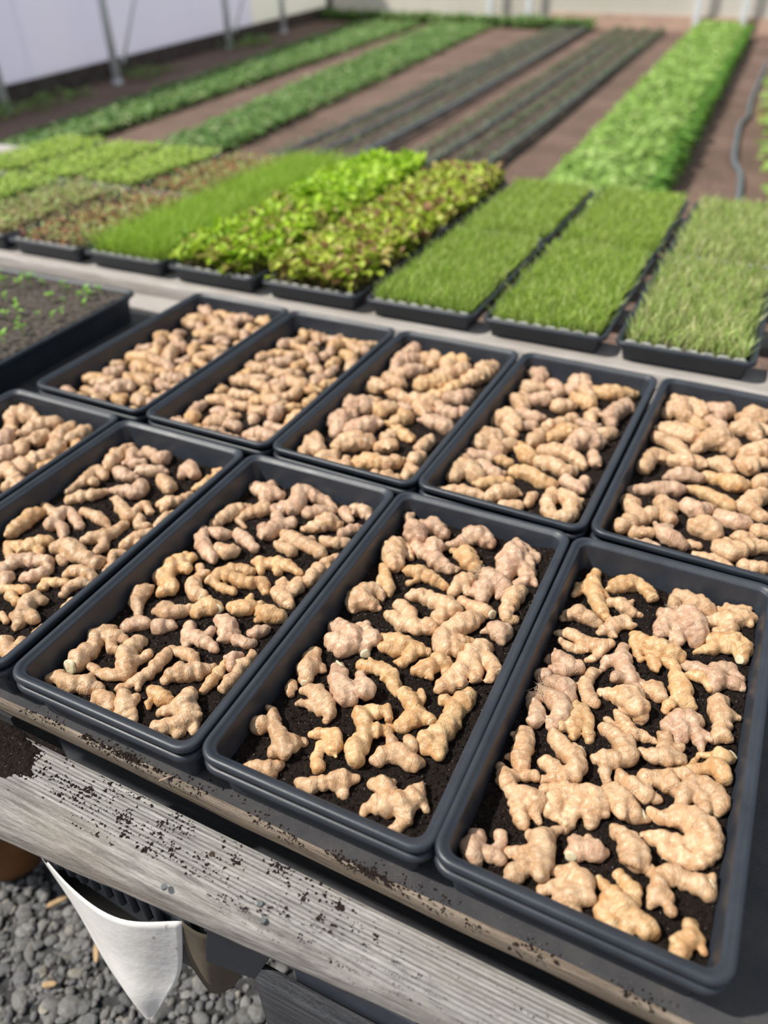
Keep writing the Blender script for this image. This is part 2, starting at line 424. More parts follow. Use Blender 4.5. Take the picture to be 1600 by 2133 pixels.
for i, (y0, y1) in enumerate(((.10, .19), (.30, .39), (.50, .59), (.70, .79), (.90, .99))):
    lab = ['bench slat hidden beneath the ground cloth, under the front trays', 'bench slat under the middle of the front trays',
           'bench slat under the seam between the tray rows', 'bench slat under the middle of the back trays', 'bench slat under the far part of the back trays'][i]
    plank('bench_slat', -2.6, 1.1, y0, y1, TZ, 0.03, WOODB, lab, seed=10 + i, nx=12, parent=gb)
plank('rear_board', -3.4, 1.1, 1.119, 1.205, TZ + .004, 0.03, WOODP, 'pale board at the far edge of the bench, behind the ginger trays', seed=21, nx=160, parent=gb)
plank('rear_board', -3.4, 1.1, 1.212, 1.33, TZ2, 0.045, WOODP, '', seed=25, nx=160, parent=sb)
for i, y0 in enumerate((1.45, 1.66, 1.88, 2.10, 2.29)):
    plank('bench_slat', -3.4, 1.1, y0, y0 + .09, TZ2, 0.03, WOODP, '', seed=30 + i, nx=12, parent=sb)
# bearers and legs that carry the boards
def bench_frame(e, xs, y0, y1, ztop):
    oy = y0 - e.location.y
    for x in xs:
        mb = MB(); mb.box(x - .02, x + .02, oy, oy + y1 - y0, ztop - .0309 - .09, ztop - .0309)
        mb.build('bearer', WOODD, e)
        for yy in (oy + 0.03, oy + y1 - y0 - .07):
            mb = MB(); mb.box(x - .055, x - .0205, yy, yy + .04, 0, ztop - .0309)
            mb.build('leg', WOODD, e)
bench_frame(gb, (-2.3, -1.4, -0.62, 0.62), 0.0, 1.19, TZ - .001)
bench_frame(sb, (-3.2, -2.0, -0.8, 0.7), 1.24, 2.36, TZ2 - .001)
# woven cloth
nx, ny = 300, 40; xs = np.linspace(-2.45, 1.1, nx); V = []
for j in range(ny):
    v = j / (ny - 1)
    for x in xs:
        ye = 0.0080 + .0028 * noise.noise(Vector((x * 4, 0, 0))) + (.006 * max(0, min(1, (x + .6) * -2 + .2)) * -1)
        y = ye + (1.114 - ye) * v
        z = .0005 + .0016 * abs(noise.noise(Vector((x * 9, y * 9, 2)))) + (0.006 * max(0, (x - .31)) * abs(noise.noise(Vector((x * 20, y * 14, 5)))))
        if j == 0: z = 0.0004
        V.append((x, y, z))
F = [(j * nx + i, j * nx + i + 1, (j + 1) * nx + i + 1, (j + 1) * nx + i) for j in range(ny - 1) for i in range(nx - 1)]
o = obj('ground_cloth', mesh_np('ground_cloth', V, F), FABRIC, loc=(0, 0, TZ))
tag(o, 'black woven ground cloth spread over the bench under the ginger trays', 'cloth')
s = o.modifiers.new('thick', 'SOLIDIFY'); s.thickness = 0.0009; s.offset = 1

# ---------------------------------------------------------------- trays
TW, TL = 0.2785, 0.5465
def rrect(w, l, inset, r, z, n=7):
    r = max(r, .004); P = []
    x0, x1, y0, y1 = inset, w - inset, inset, l - inset
    for cx, cy, a0 in ((x1 - r, y1 - r, 0), (x0 + r, y1 - r, 90), (x0 + r, y0 + r, 180), (x1 - r, y0 + r, 270)):
        for k in range(n):
            a = math.radians(a0 + 90 * k / (n - 1)); P.append((cx + r * math.cos(a), cy + r * math.sin(a), z))
    return P
def loft(w, l, prof, r0, close=True):
    V = []; F = []
    n = 28
    for (ins, z) in prof: V += rrect(w, l, ins, r0 - ins * .75, z)
    for i in range(len(prof) - 1):
        for k in range(n): F.append((i * n + k, i * n + (k + 1) % n, (i + 1) * n + (k + 1) % n, (i + 1) * n + k))
    if close: F.append(tuple(range((len(prof) - 1) * n, len(prof) * n)))
    return V, F
def tray_meshes(w, l, depth, key):
    rim = [(.0025, -.0094), (.0006, -.0094), (0, -.0078), (0, -.003), (.0012, -.0010), (.0032, 0), (.0065, 0), (.0082, -.0014),
           (.0095, -.0034), (.0125, -.0038), (.0138, -.0052), (.0142, -.0085)]
    V, F = loft(w, l, rim, .024, False)
    me1 = bpy.data.meshes.new(key + '_rim'); me1.from_pydata(V, [], F)
    body = [(.0030, -.0088), (.0040, -.0108), (.0050, -.0115), (.0125, -.0120), (.0145, -.020), (.0195, -depth), (.0215, -depth - .0005)]
    V, F = loft(w, l, body, .024, True)
    inner = [(.0142, -.0085), (.0158, -.018), (.0206, -depth + .003), (.0226, -depth + .0012)]
    V2, F2 = loft(w, l, inner, .024, True); b = len(V)
    V += V2; F += [tuple(i + b for i in f)[::-1] for f in F2]
    me2 = bpy.data.meshes.new(key + '_body'); me2.from_pydata(V, [], F)
    for me in (me1, me2):
        for p in me.polygons: p.use_smooth = len(p.vertices) == 4
        me.update(); me.materials.append(PLASTIC)
        try: me.set_sharp_from_angle(angle=math.radians(50))
        except Exception: pass
    return me1, me2
TM = tray_meshes(TW, TL, 0.0625, 'deep')
def tray(name, x, y, z, th, label, cat='tray', group=None, meshes=TM):
    e = empty(name, (x, y, z), label, cat, group); e.rotation_euler.z = th
    obj('tray_body', meshes[1], None, e); obj('tray_rim', meshes[0], None, e); return e
NAMES = {'F4': ('right front tray', 'near right'), 'F3': ('second front tray from right', ''), 'F2': ('third front tray from right', ''),
         'F1': ('fourth front tray from right', ''), 'F0': ('leftmost front tray', ''), 'B1': ('leftmost back tray', ''),
         'B2': ('second back tray from left', ''), 'B3': ('middle back tray', ''), 'B4': ('fourth back tray from left', ''), 'B5': ('rightmost back tray', '')}
TR = {'F4': (0, .0067, .0001), 'F3': (-.2765, .0029, .0100), 'F2': (-.5575, -.0042, .0100), 'F1': (-.8475, -.0056, .0030), 'F0': (-1.1340, .0002, .0021),
      'B1': (-1.1150, .5690, -.0027), 'B2': (-.8285, .5640, .0040), 'B3': (-.5476, .5660, -.0100), 'B4': (-.2690, .5688, -.0200), 'B5': (.0135, .5690, -.0250)}
def loc2w(t, u, v):
    x, y, th = TR[t]; c, s = math.cos(th), math.sin(th); return x + c * u - s * v, y + s * u + c * v
def w2loc(t, X, Y):
    x, y, th = TR[t]; c, s = math.cos(th), math.sin(th); dx, dy = X - x, Y - y; return c * dx + s * dy, -s * dx + c * dy
SZ = ZR - 0.0440
def soil_h(t, u, v):
    n_ = noise.noise(Vector((u * 16 + hash(t) % 7 * 0 + ord(t[1]) * 3, v * 16, ord(t[0])))) * .0042
    n_ += noise.noise(Vector((u * 60, v * 60, ord(t[1])))) * .0022
    e = 0
    if t == 'F3':
        e += .010 * math.exp(-((v - .53) / .03) ** 2) + .009 * math.exp(-((u - .26) / .03) ** 2) * min(1, v * 3) 
    if t == 'F4': e += .006 * math.exp(-((u - .26) / .025) ** 2)
    return n_ + e
for t, (x, y, th) in TR.items():
    nm = NAMES[t][0]
    lx, ly = (random.uniform(-.0008, .0008), random.uniform(-.0008, .0008))
    lower = tray('nested_tray', x + lx, y + ly, ZR - 0.0170, th, 'empty black tray nested underneath, its rim peeking out below the ' + nm, 'tray', 'spare trays nested under the ginger trays')
    tray('ginger_tray', x, y, ZR, th, 'black plastic ginger tray, the ' + nm, 'tray', 'black trays of ginger')
    fine = t in ('F3', 'F4', 'F2', 'F1')
    st = .0026 if fine else .0055
    U = np.arange(.0185, TW - .0184, st); Vv = np.arange(.0185, TL - .0184, st)
    U = np.append(U, TW - .0185); Vv = np.append(Vv, TL - .0185)
    P = []
    for v in Vv:
        for u in U:
            z = soil_h(t, u, v) + (.0022 * noise.noise(Vector((u * 210, v * 210, 3 + ord(t[1])))) + .0016 * noise.noise(Vector((u * 420, v * 420, 8))) if fine else .002 * noise.noise(Vector((u * 150, v * 150, 3))))
            P.append((u, v, z))
    a, b = len(U), len(Vv)
    F = [(j * a + i, j * a + i + 1, (j + 1) * a + i + 1, (j + 1) * a + i) for j in range(b - 1) for i in range(a - 1)]
    # skirt so the soil has thickness
    edge = list(range(a)) + [j * a + a - 1 for j in range(1, b)] + [(b - 1) * a + i for i in range(a - 2, -1, -1)] + [j * a for j in range(b - 2, 0, -1)]
    base = len(P)
    for q in edge:
        u, v, z = P[q]; P.append((min(max(u, .0215), TW - .0215), min(max(v, .0215), TL - .0215), -.0155))
    m_ = len(edge)
    for k in range(m_): F.append((edge[k], base + k, base + (k + 1) % m_, edge[(k + 1) % m_]))
    F = np.array(F); P = np.array(P)
    if fine:
        F = np.concatenate([F[:, [0, 1, 2]], F[:, [0, 2, 3]]])
        ph = (1 + 5 ** .5) / 2; ico = np.array([(-1, ph, 0), (1, ph, 0), (-1, -ph, 0), (1, -ph, 0), (0, -1, ph), (0, 1, ph), (0, -1, -ph), (0, 1, -ph), (ph, 0, -1), (ph, 0, 1), (-ph, 0, -1), (-ph, 0, 1)]) / 1.9
        icf = np.array([(0,11,5),(0,5,1),(0,1,7),(0,7,10),(0,10,11),(1,5,9),(5,11,4),(11,10,2),(10,7,6),(7,1,8),(3,9,4),(3,4,2),(3,2,6),(3,6,8),(3,8,9),(4,9,5),(2,4,11),(6,2,10),(8,6,7),(9,8,1)])
        nl = 9000; us = RNG.uniform(.020, TW - .020, nl); vs = RNG.uniform(.020, TL - .020, nl); ss = np.minimum(RNG.lognormal(-7.0, .45, nl), .0026)
        zs = np.array([soil_h(t, u_, v_) for u_, v_ in zip(us, vs)]) + ss * .3
        L = ico[None] * RNG.uniform(.55, 1.35, (nl, 12, 1)) * RNG.uniform(.7, 1.35, (nl, 1, 3)) * ss[:, None, None] + np.stack([us, vs, zs], 1)[:, None]
        F = np.concatenate([F, (icf[None] + (len(P) + 12 * np.arange(nl))[:, None, None]).reshape(-1, 3)]); P = np.concatenate([P, L.reshape(-1, 3)])
    o = obj('potting_soil', mesh_np('potting_soil', P, F, True), SOIL, loc=(x, y, SZ)); o.rotation_euler.z = th
    tag(o, 'dark potting soil filling the ' + nm, 'soil', kind='stuff')

# ---------------------------------------------------------------- ginger
def catmull(P, n):
    P = [np.array(p, float) for p in P]
    if len(P) < 3:
        return [P[0] + (P[-1] - P[0]) * i / n for i in range(n + 1)]
    Q = [2 * P[0] - P[1]] + P + [2 * P[-1] - P[-2]]; out = []
    for i in range(1, len(Q) - 2):
        for k in range(n):
            t = k / n; a, b, c, d = Q[i - 1], Q[i], Q[i + 1], Q[i + 2]
            out.append(.5 * ((2 * b) + (c - a) * t + (2 * a - 5 * b + 4 * c - d) * t * t + (3 * b - a - 3 * c + d) * t ** 3))
    out.append(P[-1]); return out
CE = [((0,0,0),(1,0,0)),((0,1,0),(1,1,0)),((0,0,1),(1,0,1)),((0,1,1),(1,1,1)),((0,0,0),(0,1,0)),((1,0,0),(1,1,0)),((0,0,1),(0,1,1)),((1,0,1),(1,1,1)),
      ((0,0,0),(0,0,1)),((1,0,0),(1,0,1)),((0,1,0),(0,1,1)),((1,1,0),(1,1,1))]
def surface_nets(D, org, h):
    nx, ny, nz = D.shape; cx, cy, cz = nx - 1, ny - 1, nz - 1
    acc = np.zeros((cx, cy, cz, 3)); cnt = np.zeros((cx, cy, cz))
    sl = lambda o: D[o[0]:o[0] + cx, o[1]:o[1] + cy, o[2]:o[2] + cz]
    for a, b in CE:
        A, B = sl(a), sl(b); m = (A < 0) != (B < 0)
        t = np.where(m, A / np.where(m, A - B, 1), 0)
        for k in range(3): acc[..., k] += np.where(m, a[k] + t * (b[k] - a[k]), 0)
        cnt += m
    act = cnt > 0; idx = -np.ones((cx, cy, cz), int); idx[act] = np.arange(act.sum())
    I = np.argwhere(act); V = (I + acc[act] / cnt[act][:, None]) * h + org
    F = []
    for ax in range(3):
        o1, o2 = [(1, 2), (2, 0), (0, 1)][ax]
        s0 = [slice(0, None)] * 3; s0[ax] = slice(0, D.shape[ax] - 1); s1 = [slice(0, None)] * 3; s1[ax] = slice(1, None)
        A = D[tuple(s0)]; B = D[tuple(s1)]; m = (A < 0) != (B < 0)
        E = np.argwhere(m); ok = (E[:, o1] > 0) & (E[:, o2] > 0) & (E[:, o1] < [cx, cy, cz][o1]) & (E[:, o2] < [cx, cy, cz][o2])
        E = E[ok]; neg = (A[m] < 0)[ok]
        def cell(d1, d2):
            q = E.copy(); q[:, o1] -= d1; q[:, o2] -= d2; return idx[q[:, 0], q[:, 1], q[:, 2]]
        q = np.stack([cell(1, 1), cell(0, 1), cell(0, 0), cell(1, 0)], 1)
        q[~neg] = q[~neg][:, ::-1]; F.append(q)
    F = np.concatenate(F); F = F[(F >= 0).all(1)]
    return V, F
def root_mesh(chains, h, rs, lump=.15):
    """chains: lists of (x,y,z,r) in metres about the root's own origin -> fused mesh, with a ring coordinate along each finger"""
    S = []; ringoff = 0
    for ci, ch in enumerate(chains):
        pts = [np.array(q) for q in catmull(ch, 4)]
        wl = rs.uniform(.010, .015); acc_ = rs.uniform(0, wl)
        for q0, q1 in zip([pts[0]] + pts, pts):
            acc_ += float(np.linalg.norm(q1[:3] - q0[:3])); q1[3] *= 1 + .11 * math.sin(6.283 * acc_ / wl) + rs.uniform(-.05, .05)
        s = rs.uniform(0, 1) + ci * 3.3; sp = rs.uniform(.0070, .0115)
        for k in range(len(pts) - 1):
            a, b = pts[k], pts[k + 1]; L = float(np.linalg.norm(b[:3] - a[:3])); 
            if L < 1e-5: continue
            S.append((ci, a, b, s, s + L / sp)); s += L / sp
    allp = np.array([q for (_, a, b, _, _) in S for q in (a, b)])
    mx = allp[:, 3].max() + .004
    lo = allp[:, :3].min(0) - mx; hi = allp[:, :3].max(0) + mx
    n = np.ceil((hi - lo) / h).astype(int) + 1
    G = np.stack(np.meshgrid(*[lo[k] + np.arange(n[k]) * h for k in range(3)], indexing='ij'), -1).astype(np.float32)
    nc = len(chains); Dc = np.full((nc,) + G.shape[:3], 1e3, np.float32)
    for ci, a, b, s0, s1 in S:
        ab = b[:3] - a[:3]; t = np.clip(((G - a[:3]) @ ab) / (ab @ ab), 0, 1)
        d = np.linalg.norm(G - (a[:3] + t[..., None] * ab), axis=-1) - (a[3] + (b[3] - a[3]) * t)
        Dc[ci] = np.minimum(Dc[ci], d)
    D = Dc[0]; k = .0028
    for i in range(1, nc):
        q = np.clip(.5 + .5 * (Dc[i] - D) / k, 0, 1); D = Dc[i] * (1 - q) + D * q - k * q * (1 - q)
    ph = rs.uniform(0, 6.28, 6)
    D = D + mx * lump * (.35 * np.sin(G[..., 0] * 190 + ph[0]) * np.sin(G[..., 1] * 210 + ph[1]) + .35 * np.sin(G[..., 1] * 330 + ph[2] + G[..., 0] * 120) * np.sin(G[..., 2] * 260 + ph[3])
                         + .30 * np.sin(G[..., 0] * 420 + ph[4] - G[..., 1] * 150) * np.sin(G[..., 1] * 380 + ph[5]))
    V, F = surface_nets(D.astype(float), lo, h)
    best = np.full(len(V), 1e3); ring = np.zeros(len(V))
    for ci, a, b, s0, s1 in S:
        ab = b[:3] - a[:3]; tt = ((V - a[:3]) @ ab) / (ab @ ab); t = np.clip(tt, 0, 1)
        d = np.linalg.norm(V - (a[:3] + t[:, None] * ab), axis=1) - (a[3] + (b[3] - a[3]) * t)
        m = d < best; best[m] = d[m]; ring[m] = (s0 + (s1 - s0) * np.clip(tt, -1.5, 2.5))[m]
    # shallow ring swellings
    cen = V.mean(0); Vn = np.zeros_like(V)
    e1 = V[F[:, 1]] - V[F[:, 0]]; e2 = V[F[:, 2]] - V[F[:, 0]]; fn = np.cross(e1, e2)
    for k_ in range(4): np.add.at(Vn, F[:, k_], fn)
    Vn /= np.linalg.norm(Vn, axis=1)[:, None] + 1e-12
    V = V + Vn * (.00018 * np.cos(2 * np.pi * ring))[:, None]
    return V, F, ring
